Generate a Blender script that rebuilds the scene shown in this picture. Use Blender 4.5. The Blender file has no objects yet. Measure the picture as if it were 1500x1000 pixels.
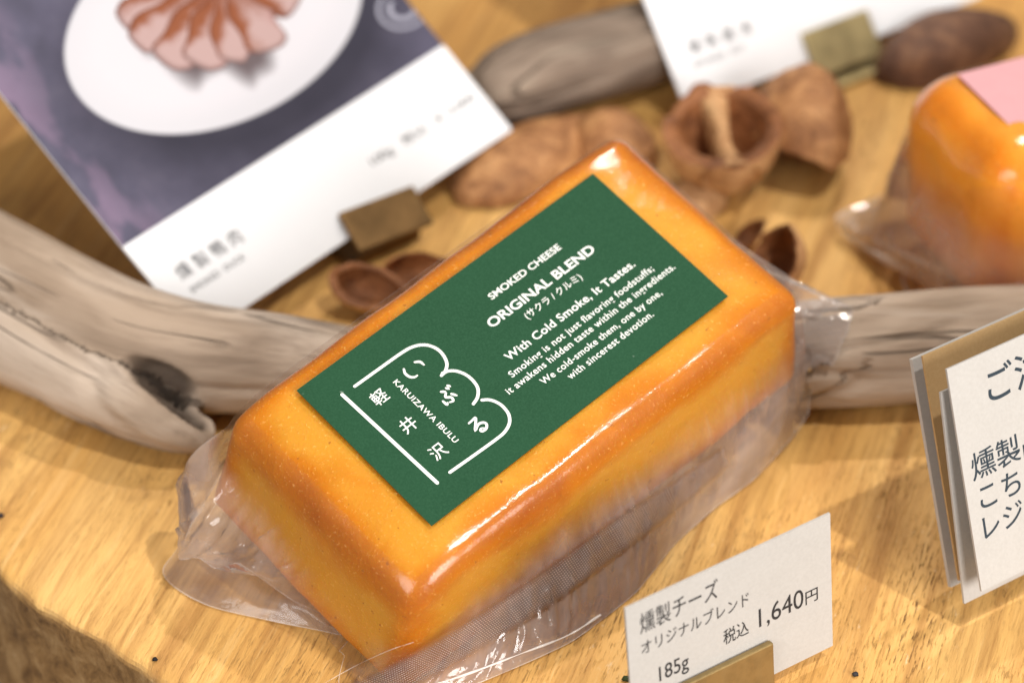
import bpy, bmesh, math, random
import numpy as np
from mathutils import Vector, Matrix, noise

# ------------------------------------------------------------------ camera, world, lights, exposure
scene = bpy.context.scene
col = scene.collection
FPX = 4167.0                       # 100 mm lens on a 36 mm sensor, photo 1500 px wide
PITCH = math.radians(39)
CAM = np.array([-0.00066, -0.42556, 0.38846])
RV = np.array([1.0, 0, 0])
UV_ = np.array([0, math.sin(PITCH), math.cos(PITCH)])
FV = np.array([0, math.cos(PITCH), -math.sin(PITCH)])

cd = bpy.data.cameras.new('camera')
cam = bpy.data.objects.new('camera', cd)
col.objects.link(cam)
cam.location = CAM
cam.rotation_euler = (math.pi / 2 - PITCH, 0, 0)
cd.lens = 100
cd.sensor_width = 36
cd.clip_start = 0.01
cd.clip_end = 50
cd.dof.use_dof = True
cd.dof.focus_distance = 0.536
cd.dof.aperture_fstop = 9.0
cd.dof.aperture_blades = 9
scene.camera = cam

world = bpy.data.worlds.new('World')
scene.world = world
world.use_nodes = True
bg = world.node_tree.nodes['Background']
bg.inputs[0].default_value = (1.0, 0.89, 0.78, 1)
bg.inputs[1].default_value = 0.25


def lamp(name, kind, loc, target, watts, color, size):
    d = bpy.data.lights.new(name, kind)
    d.energy = watts
    d.color = color
    if kind == 'AREA':
        d.shape = 'DISK'
        d.size = size
    else:
        d.shadow_soft_size = size
    if kind == 'SPOT':
        d.spot_size = math.radians(60)
        d.spot_blend = 0.6
    o = bpy.data.objects.new(name, d)
    col.objects.link(o)
    o.location = loc
    o.rotation_euler = (Vector(target) - Vector(loc)).to_track_quat('-Z', 'Y').to_euler()
    return o


lamp('spot_front', 'SPOT', (0.47, -0.18, 1.30), (0, 0, 0), 39, (1.0, 0.97, 0.92), 0.016)
lamp('spot_back', 'SPOT', (0.24, 0.72, 1.15), (0.06, 0.08, 0), 29, (1.0, 0.92, 0.82), 0.016)
lamp('fill_right', 'AREA', (0.65, -0.80, 0.48), (0, 0.0, 0.02), 15, (1.0, 0.96, 0.92), 0.6)  # added soft fill standing for bounced light on the front faces
lamp('fill_left', 'AREA', (-0.60, -0.85, 0.60), (0, 0.0, 0.02), 8, (1.0, 0.96, 0.92), 0.6)  # added soft fill to brighten the cheese's left end, no visible source

scene.view_settings.view_transform = 'Standard'
scene.view_settings.look = 'None'
scene.view_settings.exposure = 0.0
scene.view_settings.gamma = 1.0
scene.render.engine = 'CYCLES'
scene.cycles.transparent_max_bounces = 24
scene.cycles.max_bounces = 10

# ------------------------------------------------------------------ geometry helpers


def ray(x, y):
    return FV + (x - 750) / FPX * RV - (y - 500) / FPX * UV_


def T(x, y, z=0.0):
    """pixel direction met with the horizontal plane at height z"""
    r = ray(x, y)
    return CAM + r * ((z - CAM[2]) / r[2])


def on_plane(x, y, o, n):
    r = ray(x, y)
    return CAM + r * (((o - CAM) @ n) / (r @ n))


def nz(v):
    v = np.asarray(v, float)
    return v / np.linalg.norm(v)


def catmull(pts, m):
    """sample m points along a Catmull-Rom curve through pts (any dimension)"""
    p = np.asarray(pts, float)
    q = np.vstack([2 * p[0] - p[1], p, 2 * p[-1] - p[-2]])
    out = []
    n = len(p) - 1
    for i in range(m):
        t = i / (m - 1) * n
        k = min(int(t), n - 1)
        f = t - k
        a, b, c, d = q[k], q[k + 1], q[k + 2], q[k + 3]
        out.append(0.5 * (2 * b + (c - a) * f + (2 * a - 5 * b + 4 * c - d) * f * f + (3 * b - a - 3 * c + d) * f ** 3))
    return np.array(out)


def ns(p, s=1.0):
    return noise.noise(Vector((p[0] * s, p[1] * s, p[2] * s)))


def link(o, parent=None):
    col.objects.link(o)
    if parent is not None:
        o.parent = parent
    return o


def mesh_obj(name, verts, faces, mat, parent=None, smooth=True, attrs=None):
    """verts in world metres; stored relative to the parent's place"""
    base = np.zeros(3)
    q = parent
    while q is not None:
        base += np.array(q.location)
        q = q.parent
    vs = np.asarray(verts, float) - base
    me = bpy.data.meshes.new(name)
    me.from_pydata(vs.tolist(), [], [tuple(int(i) for i in f) for f in faces])
    if smooth:
        me.polygons.foreach_set('use_smooth', [True] * len(me.polygons))
    for k, arr in (attrs or {}).items():
        a = me.attributes.new(k, 'FLOAT_VECTOR', 'POINT')
        a.data.foreach_set('vector', np.asarray(arr, float).ravel())
    me.materials.append(mat)
    me.update()
    return link(bpy.data.objects.new(name, me), parent)


def set_origin(o, loc):
    """move a mesh object's origin to loc without moving its geometry (top-level only)"""
    d = Vector(loc) - o.location
    o.data.transform(Matrix.Translation(-d))
    o.location = loc


def thing(name, label, cat, loc, group=None):
    o = bpy.data.objects.new(name, None)
    o.empty_display_size = 0.01
    o.location = tuple(float(c) for c in loc)
    tag(o, label, cat, group)
    return link(o)


def tag(o, label, cat, group=None):
    o['label'] = label
    o['category'] = cat
    if group:
        o['group'] = group
    return o


def box_mesh(o, ax, ay, az, sx, sy, sz, bev=0.0):
    """box from corner o along axes; optional bevel, returns verts, faces"""
    bm = bmesh.new()
    bmesh.ops.create_cube(bm, size=1)
    for v in bm.verts:
        v.co = Vector(((v.co.x + .5) * sx, (v.co.y + .5) * sy, (v.co.z + .5) * sz))
    if bev > 0:
        bmesh.ops.bevel(bm, geom=bm.edges[:], offset=bev, segments=2, affect='EDGES', profile=0.6)
    bm.verts.index_update()
    vs = [np.asarray(o) + v.co.x * np.asarray(ax) + v.co.y * np.asarray(ay) + v.co.z * np.asarray(az) for v in bm.verts]
    fs = [[v.index for v in f.verts] for f in bm.faces]
    bm.free()
    return vs, fs


# ------------------------------------------------------------------ materials


class NT:
    def __init__(self, name):
        self.m = bpy.data.materials.new(name)
        self.m.use_nodes = True
        self.t = self.m.node_tree
        self.t.nodes.clear()
        self.out = self.t.nodes.new('ShaderNodeOutputMaterial')

    def n(self, typ, **kw):
        nd = self.t.nodes.new('ShaderNode' + typ)
        for k, v in kw.items():
            if k == 'ins':
                for i, x in v.items():
                    s = nd.inputs[i]
                    if isinstance(x, bpy.types.NodeSocket):
                        self.t.links.new(x, s)
                    else:
                        s.default_value = x
            else:
                setattr(nd, k, v)
        return nd

    def noise(self, vec, scale, detail=4, rough=0.55, dist=0.0):
        return self.n('TexNoise', ins={'Vector': vec, 'Scale': scale, 'Detail': detail, 'Roughness': rough, 'Distortion': dist}).outputs['Fac']

    def mapping(self, vec, scale=(1, 1, 1), rot=(0, 0, 0), loc=(0, 0, 0)):
        return self.n('Mapping', ins={'Vector': vec, 'Scale': scale, 'Rotation': rot, 'Location': loc}).outputs[0]

    def ramp(self, fac, stops, interp='LINEAR'):
        r = self.n('ValToRGB', ins={0: fac})
        r.color_ramp.interpolation = interp
        el = r.color_ramp.elements
        while len(el) < len(stops):
            el.new(0.5)
        for e, (p, c) in zip(el, stops):
            e.position = p
            e.color = (*c, 1) if len(c) == 3 else c
        return r.outputs[0]

    def mix(self, fac, a, b, mode='MIX'):
        nd = self.n('Mix', data_type='RGBA', blend_type=mode)
        for s, x in ((nd.inputs[0], fac), (nd.inputs[6], a), (nd.inputs[7], b)):
            if isinstance(x, bpy.types.NodeSocket):
                self.t.links.new(x, s)
            else:
                s.default_value = x if not (isinstance(x, tuple) and len(x) == 3) else (*x, 1)
        return nd.outputs[2]

    def math(self, op, a, b=0.0, c=0.0, clamp=False):
        nd = self.n('Math', operation=op, use_clamp=clamp, ins={0: a, 1: b, 2: c})
        return nd.outputs[0]

    def bump(self, h, strength=0.3, dist=0.001, normal=None):
        ins = {'Height': h, 'Strength': strength, 'Distance': dist}
        if normal is not None:
            ins['Normal'] = normal
        return self.n('Bump', ins=ins).outputs[0]

    def surf(self, s):
        self.t.links.new(s, self.out.inputs[0])
        return self.m

    def principled(self, **kw):
        ins = {}
        for k, v in kw.items():
            k = k.replace('_', ' ')
            if isinstance(v, tuple) and len(v) == 3 and k in ('Base Color', 'Coat Tint'):
                v = (*v, 1)
            ins[k] = v
        return self.n('BsdfPrincipled', ins=ins).outputs[0]


def BW(v):
    return (v, v, v)


def mat_table():
    N = NT('table_wood')
    co = N.n('TexCoord').outputs['Object']
    a = math.radians(-72)
    g = N.mapping(co, rot=(0, 0, a))
    g1 = N.mapping(g, scale=(8, 170, 60))
    g2 = N.mapping(g, scale=(240, 1900, 900))
    broad = N.noise(N.mapping(g, scale=(5, 26, 20)), 1.0, 3, 0.5, 0.6)
    streak = N.noise(g1, 1.0, 6, 0.62, 0.35)
    fine = N.noise(g2, 1.0, 5, 0.7)
    med = N.noise(N.mapping(g, scale=(40, 700, 260), loc=(2, 1, 0)), 1.0, 7, 0.72, 0.3)
    base = N.ramp(broad, [(0.28, (0.52, 0.255, 0.064)), (0.48, (0.66, 0.375, 0.112)), (0.72, (0.78, 0.50, 0.19))])
    base = N.mix(N.ramp(streak, [(0.33, BW(0.75)), (0.52, BW(0.0))]), base, (0.36, 0.17, 0.045))
    base = N.mix(N.ramp(streak, [(0.60, BW(0.0)), (0.80, BW(0.55))]), base, (0.80, 0.58, 0.28))
    base = N.mix(N.ramp(med, [(0.34, BW(0.55)), (0.50, BW(0.0))]), base, (0.33, 0.155, 0.04))
    base = N.mix(N.ramp(med, [(0.58, BW(0.0)), (0.74, BW(0.5))]), base, (0.80, 0.56, 0.25))
    # dark open pores along the grain, in patches
    patch = N.ramp(N.noise(co, 17, 3), [(0.46, BW(0.0)), (0.64, BW(1.0))])
    pore = N.ramp(fine, [(0.36, BW(1.0)), (0.455, BW(0.0))])
    pm = N.math('MULTIPLY', pore, N.math('ADD', N.math('MULTIPLY', patch, 0.72), 0.24))
    gate2 = N.ramp(N.noise(N.mapping(g, scale=(28, 90, 60), loc=(4, 4, 0)), 1.0, 4, 0.6), [(0.42, BW(0.15)), (0.60, BW(1.0))])
    pm = N.math('MULTIPLY', pm, gate2)
    base = N.mix(pm, base, (0.12, 0.052, 0.016))
    # worn pale flecks
    fleck = N.ramp(N.noise(N.mapping(g, scale=(150, 480, 200)), 1.0, 5, 0.72), [(0.62, BW(0.0)), (0.70, BW(0.8))])
    base = N.mix(N.math('MULTIPLY', fleck, patch), base, (0.80, 0.64, 0.42))
    # stains
    st = N.ramp(N.noise(N.mapping(co, scale=(1, 1, 1), loc=(3.3, 0, 0)), 33, 4, 0.6, 0.8), [(0.60, BW(0.0)), (0.72, BW(0.35))])
    base = N.mix(st, base, (0.24, 0.12, 0.04))
    # bark-side: weathered skin on the rim (where the face turns away from straight up)
    geo = N.n('NewGeometry')
    up = N.n('SeparateXYZ', ins={0: geo.outputs['True Normal']}).outputs['Z']
    rim = N.ramp(up, [(0.25, BW(1.0)), (0.80, BW(0.0))])
    rn = N.noise(N.mapping(co, scale=(190, 190, 150)), 1.0, 8, 0.75, 0.4)
    rcol = N.ramp(rn, [(0.34, (0.11, 0.052, 0.015)), (0.48, (0.25, 0.135, 0.046)), (0.62, (0.37, 0.225, 0.095)), (0.76, (0.54, 0.41, 0.26))])
    base = N.mix(rim, base, rcol)
    h = N.math('ADD', N.math('MULTIPLY', streak, 0.35), N.math('MULTIPLY', fine, 0.5))
    h = N.math('SUBTRACT', h, N.math('MULTIPLY', pm, 0.8))
    h = N.math('ADD', h, N.math('MULTIPLY', N.math('MULTIPLY', rn, rim), 1.6))
    rough = N.ramp(streak, [(0.3, BW(0.62)), (0.7, BW(0.45))])
    return N.surf(N.principled(Base_Color=base, Roughness=rough, Specular_IOR_Level=0.35, Normal=N.bump(h, 0.6, 0.0006)))


def mat_driftwood(name, tones, dark):
    N = NT(name)
    at = N.n('Attribute', attribute_name='grain').outputs['Vector']
    g = N.mapping(at, scale=(16, 150, 150))
    g2 = N.mapping(at, scale=(60, 800, 800))
    big = N.noise(N.mapping(at, scale=(17, 45, 45)), 1.0, 3, 0.55, 0.8)
    st = N.noise(g, 1.0, 6, 0.65, 0.5)
    fi = N.noise(g2, 1.0, 5, 0.7)
    c = N.ramp(big, [(0.30, tones[0]), (0.50, tones[1]), (0.70, tones[2])])
    c = N.mix(N.ramp(st, [(0.30, BW(0.6)), (0.48, BW(0.0))]), c, dark)
    c = N.mix(N.ramp(st, [(0.58, BW(0.0)), (0.75, BW(0.6))]), c, tones[3])
    crack = N.ramp(N.noise(N.mapping(at, scale=(11, 105, 105), loc=(5, 2, 1)), 1.0, 2, 0.5, 0.4), [(0.485, BW(0.0)), (0.497, BW(1.0)), (0.503, BW(1.0)), (0.515, BW(0.0))])
    gate = N.ramp(N.noise(N.mapping(at, scale=(30, 60, 60), loc=(1, 7, 3)), 1.0, 2), [(0.52, BW(0.0)), (0.60, BW(1.0))])
    cm = N.math('MULTIPLY', crack, gate)
    c = N.mix(N.math('MULTIPLY', cm, 0.42), c, (0.035, 0.022, 0.015))
    hollow = N.n('SeparateXYZ', ins={0: N.n('Attribute', attribute_name='hollow').outputs['Vector']}).outputs[0]
    c = N.mix(N.math('MULTIPLY', hollow, N.ramp(st, [(0.3, BW(0.95)), (0.75, BW(0.6))])), c, (0.040, 0.027, 0.020))
    c = N.mix(N.ramp(fi, [(0.30, BW(0.35)), (0.45, BW(0.0))]), c, dark)
    h = N.math('ADD', N.math('MULTIPLY', st, 1.0), N.math('MULTIPLY', fi, 0.35))
    h = N.math('SUBTRACT', h, N.math('MULTIPLY', cm, 1.5))
    return N.surf(N.principled(Base_Color=c, Roughness=0.72, Specular_IOR_Level=0.25, Normal=N.bump(h, 0.9, 0.0011)))


def mat_cheese(name, deep, mid, pale):
    N = NT(name)
    co = N.n('TexCoord').outputs['Object']
    ed = N.n('SeparateXYZ', ins={0: N.n('Attribute', attribute_name='edge').outputs['Vector']})
    n1 = N.noise(co, 55, 4, 0.55, 0.5)
    n2 = N.noise(co, 190, 4, 0.6)
    n3 = N.noise(co, 1500, 3, 0.6)
    # smoke skin is deepest along the edges and corners
    e = N.math('ADD', N.math('MULTIPLY', ed.outputs[0], 0.75), N.math('MULTIPLY', N.math('SUBTRACT', n1, 0.47), 1.0))
    e = N.math('ADD', e, N.math('MULTIPLY', N.math('SUBTRACT', n2, 0.5), 0.18))
    c = N.ramp(e, [(-0.0, pale), (0.38, mid), (0.85, deep)])
    c = N.mix(N.ramp(n3, [(0.60, BW(0.0)), (0.78, BW(0.45))]), c, (0.95, 0.60, 0.20))
    pit = N.ramp(N.noise(co, 620, 2, 0.5), [(0.255, BW(0.8)), (0.30, BW(0.0))])
    c = N.mix(pit, c, (0.30, 0.10, 0.01))
    h = N.math('ADD', N.math('MULTIPLY', n2, 1.0), N.math('MULTIPLY', n3, 0.55))
    nb = N.bump(h, 0.5, 0.0006)
    nc = N.bump(N.math('ADD', N.math('MULTIPLY', N.noise(co, 650, 4, 0.7), 0.7), N.math('MULTIPLY', N.noise(co, 2600, 2), 0.25)), 0.40, 0.00014)
    p = N.principled(Base_Color=c, Roughness=0.5, Specular_IOR_Level=0.15, Subsurface_Weight=0.6,
                     Subsurface_Radius=(1.0, 0.42, 0.08), Subsurface_Scale=0.006, Normal=nb,
                     Coat_Weight=0.8, Coat_Roughness=0.10, Coat_IOR=1.45, Coat_Normal=nc)
    return N.surf(p)


def mat_film(name='film', milk=0.34, milk_edge=0.5, dots=False):
    N = NT(name)
    at = N.n('Attribute', attribute_name='sheet').outputs['Vector']
    co = N.n('TexCoord').outputs['Object']
    n1 = N.noise(co, 160, 4, 0.6, 0.6)
    nb = N.bump(N.math('ADD', n1, N.math('MULTIPLY', N.noise(co, 1100, 3), 0.06)), 0.42, 0.0008)
    lw = N.n('LayerWeight', ins={'Blend': 0.32, 'Normal': nb}).outputs['Facing']
    mk = N.math('ADD', N.math('MULTIPLY', N.math('POWER', lw, 2.2), milk_edge), milk, clamp=True)
    if not dots:
        gap = N.n('SeparateXYZ', ins={0: at}).outputs[0]
        mk = N.math('MULTIPLY', mk, N.math('ADD', N.math('MULTIPLY', gap, 0.95), 0.05))
    haze_patch = N.ramp(N.noise(co, 70, 3, 0.5, 0.7), [(0.35, BW(0.55)), (0.7, BW(1.25))])
    mk = N.math('MULTIPLY', mk, haze_patch, clamp=True)
    if dots:
        sep = N.n('SeparateXYZ', ins={0: at})
        k = math.pi / 0.52
        u = N.math('MULTIPLY', sep.outputs[0], k)
        v = N.math('MULTIPLY', sep.outputs[1], k)
        s1 = N.math('SINE', N.math('ADD', u, v))
        s2 = N.math('SINE', N.math('SUBTRACT', u, v))
        d = N.ramp(N.math('MULTIPLY', s1, s2), [(0.30, BW(0.0)), (0.62, BW(1.0))])
        fw = sep.outputs[2]
        fade = N.ramp(N.math('MULTIPLY', N.math('MULTIPLY', fw, N.math('SUBTRACT', 1.0, fw)), 4.0), [(0.12, BW(0.0)), (0.7, BW(1.0))])
        mk = N.math('ADD', N.math('MULTIPLY', mk, fade), N.math('MULTIPLY', N.math('MULTIPLY', d, 0.42), fade), clamp=True)
        nb = N.bump(d, 0.6, 0.0003, nb)
    dif = N.n('BsdfDiffuse', ins={'Color': (0.86, 0.77, 0.74, 1), 'Normal': nb}).outputs[0]
    trl = N.n('BsdfTranslucent', ins={'Color': (0.86, 0.76, 0.72, 1), 'Normal': nb}).outputs[0]
    milky = N.n('MixShader', ins={0: 0.5, 1: dif, 2: trl}).outputs[0]
    tr = N.n('BsdfTransparent', ins={'Color': (0.50, 0.42, 0.41, 1) if dots else (0.96, 0.95, 0.945, 1)}).outputs[0]  # band's darker tint stands for the shadow beneath the embossed layers
    if dots:
        clear = N.n('BsdfTransparent', ins={'Color': (0.97, 0.96, 0.96, 1)}).outputs[0]
        tr = N.n('MixShader', ins={0: fade, 1: clear, 2: tr}).outputs[0]
    body = N.n('MixShader', ins={0: mk, 1: tr, 2: milky}).outputs[0]
    rgh = 0.10
    if not dots:
        rgh = N.math('SUBTRACT', 0.30, N.math('MULTIPLY', gap, 0.20))
    gl = N.n('BsdfGlossy', ins={'Color': (1, 1, 1, 1), 'Roughness': rgh, 'Normal': nb}).outputs[0]
    fr = N.n('Fresnel', ins={'IOR': 1.52, 'Normal': nb}).outputs[0]
    gw = 1.0 if dots else N.math('ADD', N.math('MULTIPLY', gap, 0.9), 0.10)
    return N.surf(N.n('MixShader', ins={0: N.math('MULTIPLY', fr, gw, clamp=True), 1: body, 2: gl}).outputs[0])


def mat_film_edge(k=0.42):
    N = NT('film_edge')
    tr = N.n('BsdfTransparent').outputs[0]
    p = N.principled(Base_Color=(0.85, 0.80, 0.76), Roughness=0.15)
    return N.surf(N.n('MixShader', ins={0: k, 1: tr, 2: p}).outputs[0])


def mat_paper(name, c, c2, rough=0.75, grain=1800, spec=0.25, amount=0.5):
    N = NT(name)
    co = N.n('TexCoord').outputs['Object']
    a = N.noise(co, grain, 4, 0.7)
    b = N.noise(co, grain * 0.12, 3, 0.6)
    f = N.ramp(N.math('ADD', N.math('MULTIPLY', a, 0.7), N.math('MULTIPLY', b, 0.3)), [(0.36, BW(0.0)), (0.64, BW(1.0))])
    cc = N.mix(N.math('MULTIPLY', f, amount), c, c2)
    return N.surf(N.principled(Base_Color=cc, Roughness=rough, Specular_IOR_Level=spec, Normal=N.bump(a, 0.12, 0.0002)))


def mat_ink(name, c, rough=0.6):
    N = NT(name)
    co = N.n('TexCoord').outputs['Object']
    f = N.noise(co, 2600, 3, 0.7)
    cc = N.mix(N.ramp(f, [(0.58, BW(0.0)), (0.75, BW(0.18))]), c, tuple(min(1.0, 0.5 * x + 0.25) for x in c))
    return N.surf(N.principled(Base_Color=cc, Roughness=rough, Specular_IOR_Level=0.3))


def mat_label_green():
    N = NT('label_green')
    co = N.n('TexCoord').outputs['Object']
    a = N.noise(co, 2400, 4, 0.75)
    b = N.noise(co, 60, 3, 0.5)
    c = N.mix(N.ramp(a, [(0.40, BW(0.0)), (0.68, BW(0.55))]), (0.0075, 0.049, 0.020), (0.024, 0.087, 0.043))
    c = N.mix(N.ramp(b, [(0.4, BW(0.0)), (0.65, BW(0.22))]), c, (0.013, 0.070, 0.031))
    # stray lint
    lint = N.ramp(N.noise(N.mapping(co, scale=(260, 700, 300), rot=(0.2, 0.1, 0.9)), 1.0, 2, 0.5), [(0.765, BW(0.0)), (0.79, BW(0.35))])
    c = N.mix(lint, c, (0.45, 0.52, 0.45))
    return N.surf(N.principled(Base_Color=c, Roughness=0.68, Specular_IOR_Level=0.18, Normal=N.bump(a, 0.12, 0.0002)))


def mat_brass(name, c, rough):
    N = NT(name)
    co = N.n('TexCoord').outputs['Object']
    a = N.noise(N.mapping(co, scale=(300, 300, 60)), 1.0, 5, 0.7)
    b = N.noise(co, 130, 4, 0.6)
    cc = N.mix(N.ramp(b, [(0.40, BW(0.0)), (0.70, BW(0.8))]), c, tuple(x * 0.5 for x in c))
    r = N.math('ADD', N.math('MULTIPLY', a, 0.25), rough)
    return N.surf(N.principled(Base_Color=cc, Metallic=0.85, Roughness=r, Normal=N.bump(a, 0.15, 0.0003)))


def mat_shell(name, a, b, c, scale=170):
    N = NT(name)
    co = N.n('TexCoord').outputs['Object']
    n1 = N.noise(co, scale, 6, 0.65, 0.6)
    n2 = N.noise(co, scale * 5, 4, 0.7)
    cc = N.ramp(n1, [(0.30, a), (0.50, b), (0.72, c)])
    cc = N.mix(N.ramp(n2, [(0.30, BW(0.5)), (0.48, BW(0.0))]), cc, tuple(x * 0.35 for x in a))
    h = N.math('ADD', n1, N.math('MULTIPLY', n2, 0.4))
    return N.surf(N.principled(Base_Color=cc, Roughness=0.6, Specular_IOR_Level=0.35, Normal=N.bump(h, 0.7, 0.001)))


def mat_photo():
    """flat colour print on the card: slate table, plate and the plate's printed shadow"""
    N = NT('photo_print')
    at = N.n('Attribute', attribute_name='print').outputs['Vector']     # mm on the card
    sep = N.n('SeparateXYZ', ins={0: at})
    x, y = sep.outputs[0], sep.outputs[1]

    def ell(cx, cy, rx, ry, r0, r1):
        dx = N.math('DIVIDE', N.math('SUBTRACT', x, cx), rx)
        dy = N.math('DIVIDE', N.math('SUBTRACT', y, cy), ry)
        d = N.math('SQRT', N.math('ADD', N.math('MULTIPLY', dx, dx), N.math('MULTIPLY', dy, dy)))
        return N.ramp(d, [(r0, BW(1.0)), (r1, BW(0.0))])
    n = N.noise(N.mapping(at, scale=(0.09, 0.09, 1)), 1.0, 4, 0.6)
    c = N.ramp(n, [(0.25, (0.060, 0.057, 0.086)), (0.5, (0.083, 0.078, 0.119)), (0.8, (0.115, 0.106, 0.152))])
    cloth = N.ramp(N.noise(N.mapping(at, scale=(0.12, 0.05, 1), loc=(9, 2, 0)), 1.0, 3), [(0.48, BW(0.0)), (0.58, BW(0.7))])
    side = N.ramp(x, [(0.0, BW(1.0)), (1.0, BW(0.0))])
    sd = N.math('SUBTRACT', 1.0, N.math('DIVIDE', x, 16.0), clamp=True)
    c = N.mix(N.math('MULTIPLY', cloth, sd), c, (0.22, 0.155, 0.235))
    c = N.mix(N.math('MULTIPLY', ell(58.0, 51.5, 59, 36, 0.62, 1.0), 0.85), c, (0.022, 0.021, 0.032))
    c = N.mix(ell(PL[0], PL[1], PL[2], PL[3], 0.955, 0.97), c, (0.48, 0.475, 0.51))
    c = N.mix(N.math('MULTIPLY', ell(PL[0], PL[1] + 1.5, PL[2] * 0.93, PL[3] * 0.92, 0.80, 1.0), 0.7), c, (0.52, 0.505, 0.54))
    return N.surf(N.principled(Base_Color=c, Roughness=0.6, Specular_IOR_Level=0.12))


PL = (56.2, 58.4, 43.0, 25.2)

# ------------------------------------------------------------------ flat lettering
_tc = {}


def glyph_mesh(body, bold=0.0, space=1.0):
    key = (body, bold, space)
    if key in _tc:
        return _tc[key]
    cu = bpy.data.curves.new('txt', 'FONT')
    cu.body = body
    cu.size = 1.0
    cu.offset = bold
    cu.space_character = space
    cu.resolution_u = 6
    o = bpy.data.objects.new('txt', cu)
    col.objects.link(o)
    dg = bpy.context.evaluated_depsgraph_get()
    me = bpy.data.meshes.new_from_object(o.evaluated_get(dg))
    vs = np.array([v.co[:] for v in me.vertices]) if len(me.vertices) else np.zeros((0, 3))
    fs = [list(p.vertices) for p in me.polygons]
    bpy.data.objects.remove(o)
    bpy.data.curves.remove(cu)
    bpy.data.meshes.remove(me)
    _tc[key] = (vs, fs)
    return _tc[key]


def lettering(body, org, xa, ya, width, height, mat, parent, bold=0.0, space=1.0, lift=None, base=True, label=None):
    """text whose ink box starts at org; xa, ya world axes; sizes in metres. height = ink height above the baseline"""
    vs, fs = glyph_mesh(body, bold, space)
    x0, x1 = vs[:, 0].min(), vs[:, 0].max()
    y1 = vs[:, 1].max()
    y0 = 0.0 if base else vs[:, 1].min()
    sx = width / (x1 - x0)
    sy = height / (y1 - y0) if height else sx
    P = np.asarray(org) + ((vs[:, 0] - x0) * sx)[:, None] * xa + ((vs[:, 1] - y0) * sy)[:, None] * ya
    o = mesh_obj('lettering', P, fs, mat, parent, smooth=False)
    return o


def ribbon(pts, w, m=40, closed=False, taper=False):
    """flat stroke through 2-D points -> 2-D verts, faces with rounded ends"""
    c = catmull(pts, m)
    d = np.gradient(c, axis=0)
    d /= np.linalg.norm(d, axis=1)[:, None] + 1e-9
    nn = np.stack([-d[:, 1], d[:, 0]], 1)
    vs, fs = [], []
    for i in range(m):
        t = i / (m - 1)
        ww = w / 2 * ((0.62 + 0.55 * math.sin(math.pi * (0.15 + 0.8 * t))) if taper else 1.0)
        vs += [c[i] + nn[i] * ww, c[i] - nn[i] * ww]
        if i:
            k = 2 * i
            fs.append([k - 2, k - 1, k + 1, k])
    for end in (0, m - 1):
        r = np.linalg.norm(vs[2 * end] - c[end])
        a0 = math.atan2(nn[end][1], nn[end][0])
        s = 1 if end == 0 else -1
        i0 = len(vs)
        for k in range(9):
            a = a0 + s * math.pi * k / 8
            vs.append(c[end] + r * np.array([math.cos(a), math.sin(a)]))
        fs.append(list(range(i0, i0 + 9)))
    return vs, fs


# ------------------------------------------------------------------ table (the surface all rests on)
def build_table():
    cx, cy, R = 0.046, 0.119, 0.2005
    prof = [(0.0, 0.0), (0.25, 0.0), (0.5, 0.0), (0.7, 0.0), (0.8, 0.0), (0.86, 0.0), (0.9, 0.0), (0.93, 0.0), (0.955, 0.0), (0.975, 0), (0.985, 0.0)]
    rings = [(R * a, z) for a, z in prof]
    for k in range(1, 7):
        a = k / 6 * math.pi / 2
        rings.append((R * 0.985 + R * 0.015 * math.sin(a), -0.0028 * (1 - math.cos(a))))
    for z in (-0.006, -0.010, -0.015, -0.021, -0.028, -0.036, -0.05, -0.07, -0.09):
        rings.append((R + 0.0015 * math.sin(z * 90) + 0.0006, z))
    rings += [(R * 0.98, -0.092), (0.0, -0.092)]
    M = 420
    vs, fs = [], []
    for r, z in rings:
        for j in range(M):
            a = 2 * math.pi * j / M
            p = np.array([math.cos(a), math.sin(a)])
            rr = r
            zz = z
            if r > 0.97 * R:
                k = (r - 0.97 * R) / (0.03 * R)
                e = ns((p[0] * 9, p[1] * 9, 1.0)) * 0.0016 + ns((p[0] * 40, p[1] * 40, z * 300)) * 0.0006 + ns((p[0] * 150, p[1] * 150, z * 600)) * 0.00035
                rr = r + e * k
                zz = z + (ns((p[0] * 60, p[1] * 60, z * 250 + 4)) * 0.0005 - 0.0002) * k
            vs.append((cx + p[0] * rr, cy + p[1] * rr, zz))
    for i in range(len(rings) - 1):
        for j in range(M):
            a, b = i * M + j, i * M + (j + 1) % M
            fs.append((a, a + M, b + M, b))
    o = mesh_obj('table_top', vs, fs, mat_table(), smooth=True)
    bm = bmesh.new()
    bm.from_mesh(o.data)
    bmesh.ops.remove_doubles(bm, verts=bm.verts, dist=1e-6)
    bmesh.ops.recalc_face_normals(bm, faces=bm.faces)
    bm.to_mesh(o.data)
    bm.free()
    o['kind'] = 'structure'


build_table()

# ------------------------------------------------------------------ driftwood
MAIN = [(-120, 345, 13.5), (0, 412, 13.2), (100, 462, 13.0), (200, 503, 12.6), (300, 524, 11.6), (420, 532, 10.2), (540, 545, 8.4),
        (700, 560, 7.6), (880, 560, 7.8), (1040, 545, 8.6), (1170, 524, 11.0), (1300, 514, 11.7), (1420, 506, 11.9), (1580, 498, 11.5)]
STUB = [(-120, 420, 9), (0, 482, 10), (100, 540, 9.2), (190, 590, 8.0), (255, 625, 6.4), (290, 640, 5.2)]
BACK = [(640, 172, 6.0), (680, 156, 6.8), (708, 146, 7.6), (740, 130, 9.6), (800, 105, 10.6), (900, 78, 10.8), (1000, 45, 10.4), (1090, 15, 9.0)]


def centre_line(ctrl, m):
    p = [np.append(T(x, y, r / 1000), r / 1000) for x, y, r in ctrl]
    return catmull(p, m)


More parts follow.
